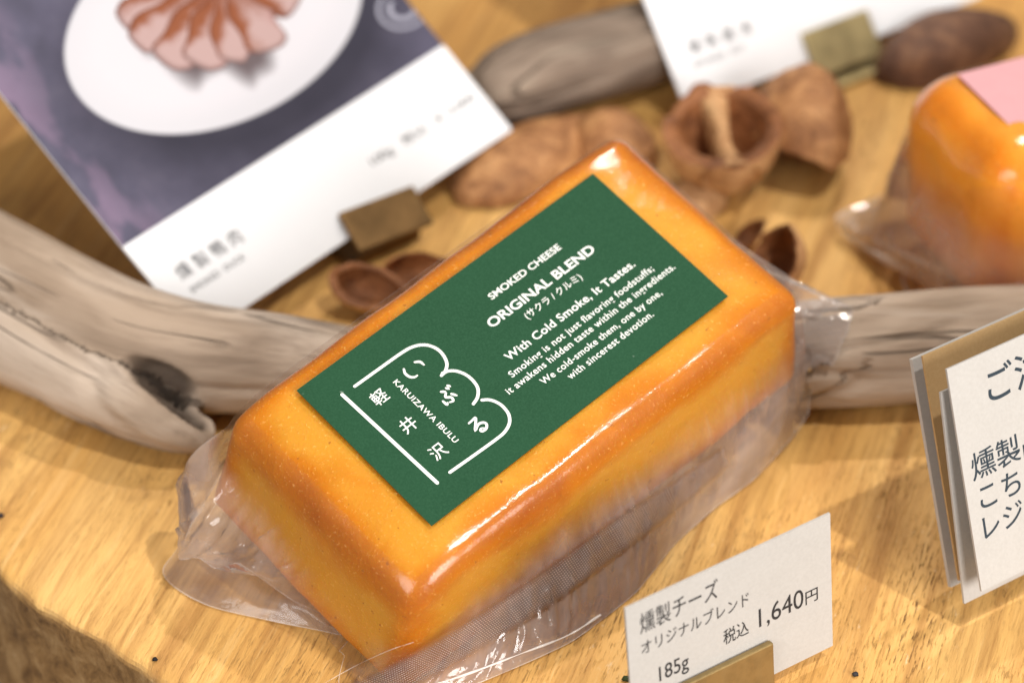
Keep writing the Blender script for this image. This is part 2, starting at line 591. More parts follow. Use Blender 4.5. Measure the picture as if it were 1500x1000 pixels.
def tube_bm(bm, cl, seg=28):
    rings = []
    n = len(cl)
    for i in range(n):
        d = nz(cl[min(i + 1, n - 1), :3] - cl[max(i - 1, 0), :3])
        s = nz(np.cross(d, (0, 0, 1)))
        u = np.cross(s, d)
        rings.append([bm.verts.new(cl[i, :3] + cl[i, 3] * (math.cos(2 * math.pi * k / seg) * s + math.sin(2 * math.pi * k / seg) * u)) for k in range(seg)])
    for a, b in zip(rings, rings[1:]):
        for k in range(seg):
            bm.faces.new((a[k], a[(k + 1) % seg], b[(k + 1) % seg], b[k]))
    for end, rg in ((0, rings[0]), (-1, rings[-1])):
        d = nz(cl[0, :3] - cl[1, :3]) if end == 0 else nz(cl[-1, :3] - cl[-2, :3])
        prev = rg
        for q in (0.45, 0.8, 0.97):
            rad = math.sqrt(1 - q * q)
            nxt = [bm.verts.new(cl[end, :3] + d * cl[end, 3] * q * 0.9 + (np.array(v.co) - cl[end, :3]) * rad) for v in rg]
            for k in range(seg):
                bm.faces.new((prev[k], prev[(k + 1) % seg], nxt[(k + 1) % seg], nxt[k]))
            prev = nxt
        bm.faces.new(prev)


def driftwood(name, lines, mat, label, seed, vox=0.0009, gouges=()):
    bm = bmesh.new()
    for cl in lines:
        tube_bm(bm, cl)
    bmesh.ops.recalc_face_normals(bm, faces=bm.faces)
    me = bpy.data.meshes.new('tmp')
    bm.to_mesh(me)
    bm.free()
    tmp = link(bpy.data.objects.new('tmp', me))
    md = tmp.modifiers.new('r', 'REMESH')
    md.mode = 'VOXEL'
    md.voxel_size = vox
    sm = tmp.modifiers.new('s', 'SMOOTH')
    sm.iterations = 14
    sm.factor = 0.6
    dg = bpy.context.evaluated_depsgraph_get()
    ev = bpy.data.meshes.new_from_object(tmp.evaluated_get(dg))
    vs = np.array([v.co[:] for v in ev.vertices])
    nn = np.array([v.normal[:] for v in ev.vertices])
    fs = [list(p.vertices) for p in ev.polygons]
    bpy.data.objects.remove(tmp)
    # grain frame: nearest centre line sample gives (length along, offset in cross-section)
    gr = np.zeros_like(vs)
    best = np.full(len(vs), 1e9)
    for li, cl in enumerate(lines):
        c = cl[:, :3]
        seglen = np.concatenate([[0], np.cumsum(np.linalg.norm(np.diff(c, axis=0), axis=1))])
        d2 = ((vs[:, None, :] - c[None, :, :]) ** 2).sum(2)
        k = d2.argmin(1)
        dd = np.sqrt(d2[np.arange(len(vs)), k]) / cl[k, 3]
        tang = np.gradient(c, axis=0)
        tang /= np.linalg.norm(tang, axis=1)[:, None]
        off = vs - c[k]
        along = (off * tang[k]).sum(1)
        s = seglen[k] + along
        side = np.cross(tang[k], (0, 0, 1))
        side /= np.linalg.norm(side, axis=1)[:, None]
        upv = np.cross(side, tang[k])
        g = np.stack([s, (off * side).sum(1), (off * upv).sum(1)], 1) + li * 0.7
        w = dd < best
        gr[w] = g[w]
        best[w] = dd[w]
    hol = np.zeros_like(vs)
    for i, (v, g) in enumerate(zip(vs, gr)):
        q = (g[0] * 26 + seed, g[1] * 210, g[2] * 210)
        d = ns(q) * 0.00055 + ns((g[0] * 22 + seed + 9, g[1] * 60, g[2] * 60)) * 0.0013
        rg = abs(ns((g[0] * 13 + seed * 2, g[1] * 95 + 3, g[2] * 95)))
        if rg < 0.10:
            d -= (0.10 - rg) * 0.009
        for (gp, gd, glen, gw, gdep) in gouges:
            r = v - gp
            a = r @ gd
            b = np.linalg.norm(r - a * gd)
            e = (a / glen) ** 2 + (b / gw) ** 2
            if e < 1.6:
                f = max(0.0, 1 - e / 1.6)
                d -= gdep * min(1.0, f * 1.8) * (0.8 + 0.4 * ns(q, 1.7))
                hol[i] = max(hol[i][0], min(1.0, f * 2.2))
        vs[i] = v + nn[i] * d
    zmin = vs[:, 2].min()
    vs[:, 2] -= zmin
    o = mesh_obj(name, vs, fs, mat, attrs={'grain': gr, 'hollow': hol})
    set_origin(o, (float(lines[0][len(lines[0]) // 2, 0]), float(lines[0][len(lines[0]) // 2, 1]), 0.0))
    tag(o, label, 'driftwood')
    return o


DW_A = mat_driftwood('driftwood_pale', [(0.22, 0.155, 0.105), (0.385, 0.295, 0.222), (0.49, 0.40, 0.325), (0.58, 0.49, 0.41)], (0.125, 0.085, 0.058))
DW_B = mat_driftwood('driftwood_grey', [(0.13, 0.095, 0.072), (0.22, 0.165, 0.125), (0.31, 0.245, 0.19), (0.42, 0.35, 0.27)], (0.075, 0.052, 0.04))
main_cl = centre_line(MAIN, 150)
stub_cl = centre_line(STUB, 50)
g0 = T(268, 590, 0.010)
gdir = nz(T(318, 622, 0.008) - T(222, 560, 0.012))
h0_ = T(60, 520, 0.014)
driftwood('driftwood_branch', [main_cl, stub_cl], DW_A, 'long pale driftwood branch with dark hollow knot, propping up the green labelled cheese', 3.1,
          gouges=[(g0 + np.array([0, -0.002, 0.003]), gdir, 0.0125, 0.0034, 0.0048)])
driftwood('driftwood_branch', [centre_line(BACK, 60)], DW_B, 'grey brown driftwood log lying behind the pointed nut shells', 8.3)

# ------------------------------------------------------------------ wrapped smoked cheese
E1 = np.array([0.73544471, 0.65278923, 0.18162407])
E2 = np.array([0.67544723, -0.6850225, -0.27297474])
NN = nz(np.cross(E2, E1))
E1 = nz(E1)
E2 = nz(np.cross(E1, NN))
ORG = np.array([0.0, 0.0, 0.0432])


def frame_pt(fr, u, v, h):
    o, a, b, n = fr[:4]
    if len(fr) > 4:
        u, v, h = fr[4](u, v, h)
    return o + (u * a + v * b + h * n) / 1000


def rounded_outline(u0, u1, v0, v1, r, m):
    """closed outline of a rounded rectangle, equal arc steps; returns points, outward normals"""
    pts, nor = [], []
    segs = [((u0 + r, v1), (u1 - r, v1), (0, 1)), ((u1, v1 - r), (u1, v0 + r), (1, 0)), ((u1 - r, v0), (u0 + r, v0), (0, -1)), ((u0, v0 + r), (u0, v1 - r), (-1, 0))]
    arcs = [((u1 - r, v1 - r), 90, 0), ((u1 - r, v0 + r), 0, -90), ((u0 + r, v0 + r), -90, -180), ((u0 + r, v1 - r), 180, 90)]
    P, Nn = [], []
    for (a, b, n), (c, a0, a1) in zip(segs, arcs):
        for t in np.linspace(0, 1, 40, endpoint=False):
            P.append(np.array(a) * (1 - t) + np.array(b) * t)
            Nn.append(np.array(n, float))
        for t in np.linspace(0, 1, 14, endpoint=False):
            an = math.radians(a0 + (a1 - a0) * t)
            P.append(np.array(c) + r * np.array([math.cos(an), math.sin(an)]))
            Nn.append(np.array([math.cos(an), math.sin(an)]))
    P = np.array(P)
    Nn = np.array(Nn)
    s = np.concatenate([[0], np.cumsum(np.linalg.norm(np.diff(np.vstack([P, P[:1]]), axis=0), axis=1))])
    S = np.linspace(0, s[-1], m, endpoint=False)
    PP = np.stack([np.interp(S, s, np.append(P[:, i], P[0, i])) for i in (0, 1)], 1)
    NNn = np.stack([np.interp(S, s, np.append(Nn[:, i], Nn[0, i])) for i in (0, 1)], 1)
    NNn /= np.linalg.norm(NNn, axis=1)[:, None]
    return PP, NNn


def cheese_body(fr, dims, r, mat, parent, seed, cuts=46, amp=0.5):
    u0, u1, v0, v1, h0, h1 = dims
    c = np.array([(u0 + u1) / 2, (v0 + v1) / 2, (h0 + h1) / 2])
    hf = np.array([(u1 - u0) / 2, (v1 - v0) / 2, (h1 - h0) / 2])
    bm = bmesh.new()
    bmesh.ops.create_cube(bm, size=2)
    bmesh.ops.subdivide_edges(bm, edges=bm.edges[:], cuts=cuts, use_grid_fill=True)
    bm.verts.index_update()
    vs, ed = [], []
    for v in bm.verts:
        # denser samples toward the edges
        p = np.array([math.copysign(abs(x) ** 0.75, x) if abs(x) < 0.9999 else x for x in v.co]) * hf
        q = np.clip(p, -(hf - r), hf - r)
        d = p - q
        L = np.linalg.norm(d)
        pp = q + d / L * r
        nrm = d / L
        a = amp * (ns(pp * 0.03 + seed) * 1.1 + ns(pp * 0.09 + seed) * 0.5 + ns(pp * 0.3 + seed) * 0.12)
        pp = pp + nrm * (a - 0.45 * amp)
        wp = frame_pt(fr, *(pp + c))
        wp[2] = max(wp[2], 0.0007)
        vs.append(wp)
        # closeness to an edge: second largest of the |p|/half distances
        dist = np.sort((hf - np.abs(pp)))[1]
        ed.append((max(0.0, 1 - dist / (7.5 + 3.5 * ns(pp * 0.07 + seed))), 0, 0))
    fs = [[v.index for v in f.verts] for f in bm.faces]
    bm.free()
    return mesh_obj('cheese', vs, fs, mat, parent, attrs={'edge': ed})


BR = main_cl[:, :3]
BRr = main_cl[:, 3]


def push_out(p, lift):
    """keep the film above the table and outside the driftwood branch"""
    d = np.linalg.norm(BR - p, axis=1)
    k = int(d.argmin())
    rad = BRr[k] + 0.0012
    if d[k] < rad:
        w = p - BR[k]
        w[2] = abs(w[2]) + 0.004
        p = BR[k] + nz(w) * rad
    if p[2] < lift:
        p[2] = lift
    return p


def wrap(fr, dims, r, ctrl, mat, parent, seed, m=460, k_side=36, avoid=True, slack=1.0, lift=0.0005, wr=1.0, bulge=None, veil=None):
    """one thin sheet from the top face over the edge down to a free outer rim.
    ctrl: list of (outline point uv, rim position world) in order round the outline"""
    u0, u1, v0, v1, h0, h1 = dims
    P, Nn = rounded_outline(u0 - .35, u1 + .35, v0 - .35, v1 + .35, r + .35, m)
    tt = [int(np.argmin(((P - np.array(c[0])) ** 2).sum(1))) for c in ctrl]
    order = np.argsort(tt)
    tk = [tt[i] for i in order]
    ok = [np.asarray(ctrl[i][1]) for i in order]
    te = np.array([tk[-2] - m, tk[-1] - m] + tk + [tk[0] + m, tk[1] + m], float)
    oe = np.array([ok[-2], ok[-1]] + ok + [ok[0], ok[1]])
    rim = []
    for j in range(m):
        k = np.searchsorted(te, j, side='right') - 1
        k = min(max(k, 1), len(te) - 3)
        f = (j - te[k]) / max(te[k + 1] - te[k], 1e-6)
        f = f * f * (3 - 2 * f) * 0.35 + f * 0.65
        a, b, c, d = oe[k - 1], oe[k], oe[k + 1], oe[k + 2]
        # tension spline, keeps close to the control polygon
        m1, m2 = (c - a) * 0.3, (d - b) * 0.3
        f2, f3 = f * f, f ** 3
        rim.append((2 * f3 - 3 * f2 + 1) * b + (f3 - 2 * f2 + f) * m1 + (-2 * f3 + 3 * f2) * c + (f3 - f2) * m2)
    rim = np.array(rim)
    rows = []
    for a in np.linspace(0, math.pi / 2, 9):
        rr = r + .35
        rows.append([frame_pt(fr, *(P[j] - Nn[j] * rr * (1 - math.sin(a))), h1 + .35 - rr * (1 - math.cos(a))) for j in range(m)])
    sheet = []
    gaps = [np.zeros(m) for _ in rows]
    for i in range(1, k_side + 1):
        t = i / k_side
        row = []
        grow = np.zeros(m)
        for j in range(m):
            nrm = Nn[j][0] * fr[1] + Nn[j][1] * fr[2]
            p0 = frame_pt(fr, *P[j], h1 - r)
            pb = frame_pt(fr, *(P[j] + Nn[j] * 0.6), h0 + 2)
            p3 = rim[j]
            out = max(0.0, (p3 - pb) @ nrm)
            p1 = p0 * 0.25 + pb * 0.75 + nrm * (0.0004 + 0.02 * out) * slack
            p2 = pb + nrm * (0.0008 + 0.16 * out) * slack + np.array([0, 0, 0.0006])
            if veil is not None:
                w_ = veil(P[j], Nn[j])
                p1 = p1 * (1 - w_) + w_ * (p0 * 0.60 + pb * 0.40 + nrm * (0.0010 + 0.05 * out))
                p2 = p2 * (1 - w_) + w_ * (pb + nrm * (0.0025 + 0.30 * out) + np.array([0, 0, 0.0030]))
            if bulge is not None:
                bo = bulge(P[j], Nn[j]) / 1000
                p1 = p1 + nrm * bo
                p2 = p2 + nrm * bo
            q = (1 - t) ** 3 * p0 + 3 * (1 - t) ** 2 * t * p1 + 3 * (1 - t) * t * t * p2 + t ** 3 * p3
            # folds run outward from the block
            an = j / m * 2 * math.pi
            ca, sa = math.cos(an), math.sin(an)
            rdg = max(0.0, 1 - 4.0 * abs(ns((ca * 13 + seed, sa * 13 + t * 0.8, t * 1.1 + 2)))) ** 2 + 0.6 * max(0.0, 1 - 5.0 * abs(ns((ca * 27 + seed, sa * 27 - t * 1.5, t * 2.0 + 7)))) ** 2
            fold = rdg * 1.5 + ns((ca * 9 + seed, sa * 9, t * 1.3)) * 1.1 + (0.5 - abs(ns((ca * 17 + seed, sa * 17, t * 1.9 + 5)))) * 0.9 + ns((ca * 40, sa * 40 + seed, t * 6)) * 0.25
            amp = 0.0010 * wr * math.sin(math.pi * min(1.0, t * 0.75)) * (1 - 0.8 * t ** 4) * min(1.0, 0.32 + out * 110)
            if len(fr) > 4 and Nn[j][0] < -0.4:
                amp *= 1.5
            q = q + (nrm * 0.6 + np.array([0, 0, 0.8])) * fold * amp
            # never inside the block
            uvh = np.array([(q - fr[0]) @ fr[1], (q - fr[0]) @ fr[2], (q - fr[0]) @ fr[3]]) * 1000
            if uvh[2] > h0 - 0.5:
                e = (uvh[:2] - P[j]) @ Nn[j]
                if len(fr) > 4:
                    low = 1 - max(0.0, min(1.0, (uvh[2] - h0) / (h1 - h0)))
                    e -= 6.5 * low ** 1.2 * max(0.0, -Nn[j][0]) + 4.5 * low ** 1.1 * max(0.0, Nn[j][1])
                if e < 0.15:
                    q = q + nrm * (0.15 - e) / 1000
            uvh = np.array([(q - fr[0]) @ fr[1], (q - fr[0]) @ fr[2], (q - fr[0]) @ fr[3]]) * 1000
            low = 1 - max(0.0, min(1.0, (uvh[2] - h0) / (h1 - h0)))
            e = (uvh[:2] - P[j]) @ Nn[j]
            if len(fr) > 4:
                e -= 6.5 * low ** 1.2 * max(0.0, -Nn[j][0]) + 4.5 * low ** 1.1 * max(0.0, Nn[j][1])
            e = max(e, h0 - uvh[2])
            ss = min(1.0, max(0.0, (e - 0.45) / 3.2))
            grow[j] = ss * ss * (3 - 2 * ss)
            q = push_out(q.copy(), lift) if avoid else np.array([q[0], q[1], max(q[2], lift)])
            row.append(q)
        rows.append(row)
        gaps.append(grow)
    R = np.array(rows)
    n_r = len(rows)
    vs = R.reshape(-1, 3)
    fs = []
    for i in range(n_r - 1):
        for j in range(m):
            a, b = i * m + j, i * m + (j + 1) % m
            fs.append((a, a + m, b + m, b))
    sh = np.zeros_like(vs)
    sh[:, 0] = np.array(gaps).ravel()
    o = mesh_obj('film', vs, fs, mat, parent, attrs={'sheet': sh})
    return o, R


def bead(name, pts, rad, mat, parent, seg=6, vary=True):
    pts = np.asarray(pts)
    n = len(pts)
    vs, fs = [], []
    for i in range(n):
        d = nz(pts[min(i + 1, n - 1)] - pts[max(i - 1, 0)] + 1e-12)
        s = nz(np.cross(d, (0.1, 0.2, 1)))
        u = np.cross(s, d)
        rv = rad * (0.75 + 0.9 * ns((i * 0.13, rad * 1e5, 3))) if vary else rad
        for k in range(seg):
            a = 2 * math.pi * k / seg
            vs.append(pts[i] + rv * (math.cos(a) * s + math.sin(a) * u))
        if i:
            for k in range(seg):
                a, b = (i - 1) * seg + k, (i - 1) * seg + (k + 1) % seg
                fs.append((a, b, b + seg, a + seg))
    return mesh_obj(name, vs, fs, mat, parent)


FILM = mat_film()
FILM_D = mat_film('film_embossed', milk=0.22, milk_edge=0.4, dots=True)
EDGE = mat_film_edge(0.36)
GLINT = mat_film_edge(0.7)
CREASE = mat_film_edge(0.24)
CH1 = mat_cheese('smoked_cheese', (0.34, 0.085, 0.001), (0.50, 0.165, 0.003), (0.565, 0.255, 0.020))


def px(x, y, z):
    return T(x, y, z / 1000)


def build_main_cheese():
    def sag(u, v, h):
        # the hand-cut block slopes away toward its two ends
        k = max(0.0, min(1.0, (h + 28.5) / 28.5))
        d = 0.0
        if u < -38.5:
            d += 6.0 * (min((-38.5 - u) / 13.5, 1.1)) ** 2 * (0.8 + 0.2 * ns((v * 0.08, 3, 1)))
        if u > 40.0:
            d += 1.6 * ((u - 40.0) / 12.0) ** 2
        if v > 21.5:
            d += 0.9 * ((v - 21.5) / 6.0) ** 2
        if u < -30:
            f = min((-30 - u) / 20.0, 1.0)
            u -= 6.5 * (1 - k) ** 1.2 * f * f * (3 - 2 * f)
        if v > 5:
            f = min((v - 5) / 23.0, 1.0)
            v += 4.5 * (1 - k) ** 1.1 * f * f * (3 - 2 * f)
        return u, v, h - d * k
    fr = (ORG, E1, E2, NN, sag)
    dims = (-52.0, 52.0, -25.2, 28.4, -28.5, -0.1)
    t = thing('wrapped_cheese', 'orange smoked cheese block in clear vacuum film with a green label, leaning on driftwood', 'cheese', (float(ORG[0]), float(ORG[1]), 0.0))
    cheese_body(fr, dims, 3.8, CH1, t, 4.2, cuts=60, amp=0.62)
    fp = lambda u, v, h: frame_pt(fr, u, v, h)
    ctrl = [
        # near long side, walking toward the far right end
        ((-46, 28.4), px(575, 1040, .6)), ((-36, 28.4), px(700, 1000, .6)), ((-18, 28.4), px(835, 940, .6)), ((0, 28.4), px(930, 868, .6)),
        ((14, 28.4), px(985, 800, .8)), ((26, 28.4), px(1045, 745, 1)), ((38, 28.4), px(1105, 700, 1)),
        # far right end: flap over the branch
        ((52, 25), px(1165, 635, 3)), ((52, 16), px(1205, 570, 9)), ((52, 6), px(1240, 505, 20)), ((52, -4), px(1245, 452, 24)),
        ((52, -12), px(1196, 432, 26)), ((52, -20), fp(55, -20.5, -18)),
        # back long side: tight
        ((46, -25.2), fp(46, -27.5, -24)), ((20, -25.2), fp(20, -27.5, -26)), ((-10, -25.2), fp(-10, -27.5, -26)), ((-42, -25.2), fp(-42, -28, -26)),
        # near left end: open mouth of the bag
        ((-50.5, -24), px(292, 748, 9)), ((-52, -18), px(262, 816, 7)), ((-52, -9), px(292, 817, 8)), ((-52, -2), px(316, 832, 9)), ((-52, 4), px(352, 826, 8)),
        ((-52, 12), px(428, 878, 4)), ((-52, 20), px(512, 922, 1.5)), ((-51, 27), px(500, 990, .8)),
    ]
    def bulge(p, n):
        a = 6.0 * math.exp(-((p[0] + 52) ** 2 + (p[1] + 22) ** 2) / 150.0) * (1.0 if n[0] < -0.3 else 0.35)
        b = 2.0 * math.exp(-((p[0] + 52) ** 2 + (p[1] - 28) ** 2) / 18.0)
        return a + b
    film, R = wrap(fr, dims, 3.8, ctrl, FILM, t, 2.0, bulge=bulge, veil=lambda p, n: (0.9 if n[1] > 0.5 else (0.75 if n[0] < -0.5 else 0.0)) * (0.75 + 0.5 * ns((p[0] * 0.06, p[1] * 0.06, 8))))
    from mathutils.bvhtree import BVHTree
    n_r, m_ = R.shape[:2]
    bvh = BVHTree.FromPolygons([tuple(q) for q in R.reshape(-1, 3)], [(i * m_ + j, (i + 1) * m_ + j, (i + 1) * m_ + (j + 1) % m_, i * m_ + (j + 1) % m_) for i in range(n_r - 1) for j in range(m_)])

    def drape(x, y, lift=0.00015, z=0.001):
        """point of the film's own surface seen in that direction (else the table)"""
        r = nz(ray(x, y))
        hit = bvh.ray_cast(Vector(CAM), Vector(r))
        if hit[0] is None:
            return T(x, y, z)
        return np.array(hit[0]) - r * lift
    rim = R[-1]
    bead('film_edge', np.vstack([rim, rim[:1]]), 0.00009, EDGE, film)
    # lower sheet of the bag, seen through the open mouth
    inner = catmull([fp(-48, -23, -29.4), fp(-49, -10, -29.6), fp(-49, 5, -29.7), fp(-48.5, 26, -29.8)], 60)
    outer = catmull([px(300, 735, 6), px(262, 800, 3), px(240, 842, .7), px(300, 884, .6), px(400, 909, .6), px(480, 925, .6), px(548, 942, .6)], 60)
    vs, fs = [], []
    K = 16
    for i in range(60):
        for k in range(K):
            f = k / (K - 1)
            q = inner[i] * (1 - f) + outer[i] * f
            q = q + np.array([0, 0, 1]) * (0.0010 * math.sin(math.pi * f) * (1 + ns((i * 0.11, f * 3, 4)) * 1.5))
            q[2] = max(q[2], 0.0004)
            vs.append(q)
            if i and k:
                a = i * K + k
                fs.append((a - K - 1, a - K, a, a - 1))
    mesh_obj('film_lower_sheet', vs, fs, FILM, t, attrs={'sheet': [(0.6, 0, 0)] * len(vs)})
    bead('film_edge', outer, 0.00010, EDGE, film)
    # a painted highlight line and a crease line, pale beads on the film
    def film_line(pts, rad, mat, n=70):
        bead('film_glint_crease', np.array([drape(x, y) for x, y in catmull(pts, n)]), rad, mat, film)
    film_line([(600, 1012), (680, 988), (760, 958), (832, 930), (880, 900)], 0.00026, GLINT)  # bright highlight along the outer rim, put in as a pale bead
    film_line([(470, 1003), (520, 975), (570, 952), (606, 940)], 0.00009, CREASE)
    # embossed seal band lying on the flange beside the near long side
    A2 = catmull([(470, 1015), (590, 962), (700, 897), (800, 830), (900, 758), (985, 703), (1060, 652)], 140)
    B2 = catmull([(545, 1045), (650, 985), (738, 932), (830, 872), (925, 800), (1002, 742), (1068, 684)], 140)
    A = np.array([drape(x, y, 0.0006) for x, y in A2])
    B = np.array([drape(x, y, 0.0006) for x, y in B2])
    vs, fs, sh = [], [], []
    K = 14
    s = 0.0
    for i in range(140):
        if i:
            s += np.linalg.norm((A[i] + B[i] - A[i - 1] - B[i - 1]) / 2) * 1000
        w = np.linalg.norm(A[i] - B[i]) * 1000
        for k in range(K):
            f = k / (K - 1)
            q = drape(*(A2[i] * (1 - f) + B2[i] * f), 0.0006)
            vs.append(q)
            sh.append((s, f * w, f))
            if i and k:
                a = i * K + k
                fs.append((a - K - 1, a - K, a, a - 1))
    mesh_obj('seal_band', vs, fs, FILM_D, t, attrs={'sheet': sh})

    # ---- green label and its print
    L, W = 77.6, 38.5
    lh = 0.55
    bm = bmesh.new()
    nx, ny = 40, 20
    vs, fs = [], []
    for top in (1, 0):
        for i in range(nx + 1):
            for j in range(ny + 1):
                u, v = -L / 2 + L * i / nx, -W / 2 + W * j / ny
                vs.append(fp(u, v, lh - (0 if top else 0.14) + 0.06 * ns((u * 0.06, v * 0.06, 2))))
    bm.free()
    off = (nx + 1) * (ny + 1)
    for i in range(nx):
        for j in range(ny):
            a = i * (ny + 1) + j
            fs.append((a, a + 1, a + ny + 2, a + ny + 1))
            fs.append((off + a, off + a + ny + 1, off + a + ny + 2, off + a + 1))
    ringi = [i * (ny + 1) for i in range(nx + 1)] + [nx * (ny + 1) + j for j in range(1, ny + 1)] + [i * (ny + 1) + ny for i in range(nx - 1, -1, -1)] + [j for j in range(ny - 1, 0, -1)]
    for a, b in zip(ringi, ringi[1:] + ringi[:1]):
        fs.append((a, b, b + off, a + off))
    lab = mesh_obj('label', vs, fs, mat_label_green(), t, smooth=False)
    lab['label'] = 'green paper label with white print'
    W_INK = mat_ink('label_white_ink', (0.76, 0.78, 0.74))
    th = lh + 0.075
    lines = [('SMOKED CHEESE', 12.4, -10.15, 18.6, 1.45, 0.016, 1.0), ('ORIGINAL BLEND', 12.6, -5.35, 27.7, 2.05, 0.020, 1.0), ('(サクラ / クルミ)', 12.7, -2.45, 14.6, None, 0.006, 1.0),
             ('With Cold Smoke, It Tastes.', 13.1, 2.3, 33.8, 1.75, 0.014, 1.05), ('Smoking is not just flavoring foodstuffs;', 13.1, 5.45, 37.9, 1.45, 0.009, 1.08),
             ('it awakens hidden taste within the ingredients.', 13.4, 7.85, 44.4, 1.45, 0.009, 1.08), ('We cold-smoke them, one by one,', 13.5, 10.55, 31.7, 1.42, 0.009, 1.08),
             ('with sincerest devotion.', 13.5, 13.05, 22.3, 1.45, 0.009, 1.08)]
    for body, uc, vb, wd, ht, bo, sp in lines:
        org = fp(uc - wd / 2, vb, th)
        if ht is None:
            lettering(body, fp(uc - wd / 2, vb + 0.55, th), E1, -E2, wd / 1000, 2.1 / 1000, W_INK, lab, bo, sp, base=False)
        else:
            lettering(body, org, E1, -E2, wd / 1000, ht / 1000, W_INK, lab, bo, sp)
    # emblem: up is +E1, reading direction +E2
    lettering('KARUIZAWA IBULU', fp(-23.85, -8.65, th), E2, E1, 17.6 / 1000, 1.15 / 1000, W_INK, lab, 0.012, 1.1)
    for ch, u, v in (('軽', -27.9, -7.9), ('井', -27.8, 0.25), ('沢', -27.4, 8.25)):
        lettering(ch, fp(u - 1.6, v + 1.6, th), E1, -E2, 3.2 / 1000, 3.2 / 1000, W_INK, lab, 0.005, 1.0, base=False)

    def stroke(pts, w, m=44, taper=False):
        v2, f2 = ribbon(pts, w, m, taper=taper)
        k = stroke.k = stroke.k + 1
        vv = [fp(p[0], p[1], th + 0.004 * (k % 9)) for p in v2]
        mesh_obj('emblem_stroke', vv, f2, W_INK, lab, smooth=False)
    stroke.k = 0
    LW = 0.62
    stroke([(-32.9, -12.85), (-32.45, 0), (-32.0, 13.15)], 0.72, 12)
    stroke([(-29.9, -12.7), (-24, -12.62), (-18.2, -12.5), (-15.6, -12.1), (-13.7, -11.0), (-12.6, -9.2), (-12.45, -7.2), (-13.2, -5.1), (-14.6, -4.0), (-15.8, -3.75)], LW, 80)
    stroke([(-15.3, -4.0), (-14.0, -3.55), (-12.9, -2.5), (-12.15, -0.8), (-12.0, 1.0), (-12.45, 2.9), (-13.8, 4.3), (-15.4, 4.9)], LW, 60)
    stroke([(-13.6, 5.35), (-12.6, 6.1), (-11.85, 7.4), (-11.55, 9.0), (-11.9, 11.0), (-13.1, 12.5), (-15.0, 13.3), (-17.2, 13.45), (-22.5, 13.3), (-28.7, 13.05)], LW, 80)
    for pts in (
        [(-20.3, -9.5), (-20.75, -8.6), (-20.6, -7.5), (-20.0, -6.85), (-19.3, -6.75)], [(-17.7, -9.3), (-16.9, -8.7), (-16.75, -7.7)],
        *[[(-18.0 + x, 0.5 - y) for x, y in q] for q in (
            [(-0.3, 1.6), (0.35, 1.1)], [(0.25, 0.8), (-0.4, 0.15), (0.35, -0.6), (0.15, -1.4), (-0.6, -1.2)], [(-1.4, -0.2), (-1.3, -1.2), (-0.95, -1.0)],
            [(0.9, 0.0), (1.45, -0.95)], [(1.0, 1.6), (1.3, 1.1)], [(1.55, 1.85), (1.85, 1.35)])],
        [(-17.8 + x, 8.9 - y) for x, y in ((-1.1, 1.4), (-0.2, 1.45), (0.7, 1.5), (-0.2, 0.5), (-1.3, -0.6), (0.0, 0.05), (1.0, -0.2), (1.3, -0.9), (0.6, -1.6), (-0.3, -1.6), (-0.55, -1.2), (-0.1, -0.95), (0.4, -1.3))],
    ):
        stroke(pts, 0.46, 40, taper=True)
    return t


build_main_cheese()


def build_second_cheese():
    a = math.radians(24)
    tl = math.radians(0)
    e1 = np.array([math.cos(a), math.sin(a), 0.0])
    e2 = np.array([math.sin(a), -math.cos(a), 0.0])
    n = np.array([0, 0, 1.0])
    H = 46.0
    corner = T(1322, 98, H / 1000)                      # back left corner of its top face
    org = corner + (4 * e1 + 4 * e2) / 1000
    fr = (org, e1, e2, n)
    dims = (-5.0, 78.0, -5.0, 41.0, -H + 0.4, -0.1)
    t = thing('wrapped_cheese', 'amber smoked cheese in clear film with a pink label, behind the driftwood', 'cheese', (float(org[0]), float(org[1]), 0.0))
    CH2 = mat_cheese('smoked_cheese_amber', (0.42, 0.115, 0.005), (0.62, 0.19, 0.007), (0.72, 0.27, 0.02))
    cheese_body(fr, dims, 12.0, CH2, t, 9.7, cuts=30, amp=1.6)
    fp = lambda u, v, h: frame_pt(fr, u, v, h)
    ctrl = [((0, 41), px(1440, 432, .6)), ((15, 41), fp(15, 47, -H + 1)), ((40, 41), fp(40, 47, -H + 1)), ((70, 41), fp(70, 47, -H + 1)), ((78, 30), fp(86, 30, -H + 1)), ((78, 5), fp(86, 5, -H + 1)),
            ((70, -5), fp(70, -9, -H + 1)), ((40, -5), fp(40, -9, -H + 1)), ((10, -5), fp(10, -9, -H + 1)), ((-4, -4), px(1300, 285, 6)),
            ((-5, 6), px(1226, 318, 5)), ((-5, 16), px(1245, 350, 1)), ((-5, 28), px(1330, 388, .6)), ((-5, 38), px(1405, 415, .6))]
    film, R = wrap(fr, dims, 12.0, ctrl, FILM, t, 7.0, m=260, avoid=True, wr=0.7, bulge=lambda p, n: 4.0 if n[0] < -0.3 else 0.5)
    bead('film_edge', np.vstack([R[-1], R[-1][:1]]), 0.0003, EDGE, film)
    bead('film_edge', catmull([px(1283, 352, 6), px(1330, 375, 6), px(1418, 412, 4)], 20), 0.0010, EDGE, film)  # pale bead drawn as a white streak across the flap
    vs, fs = box_mesh(fp(5, 4, 0.35), e1, e2, n, 0.062, 0.028, 0.00015)
    lab = mesh_obj('label', vs, fs, mat_paper('label_pink', (0.56, 0.285, 0.305), (0.62, 0.35, 0.37), 0.6), t, smooth=False)
    lab['label'] = 'pink paper label'


build_second_cheese()

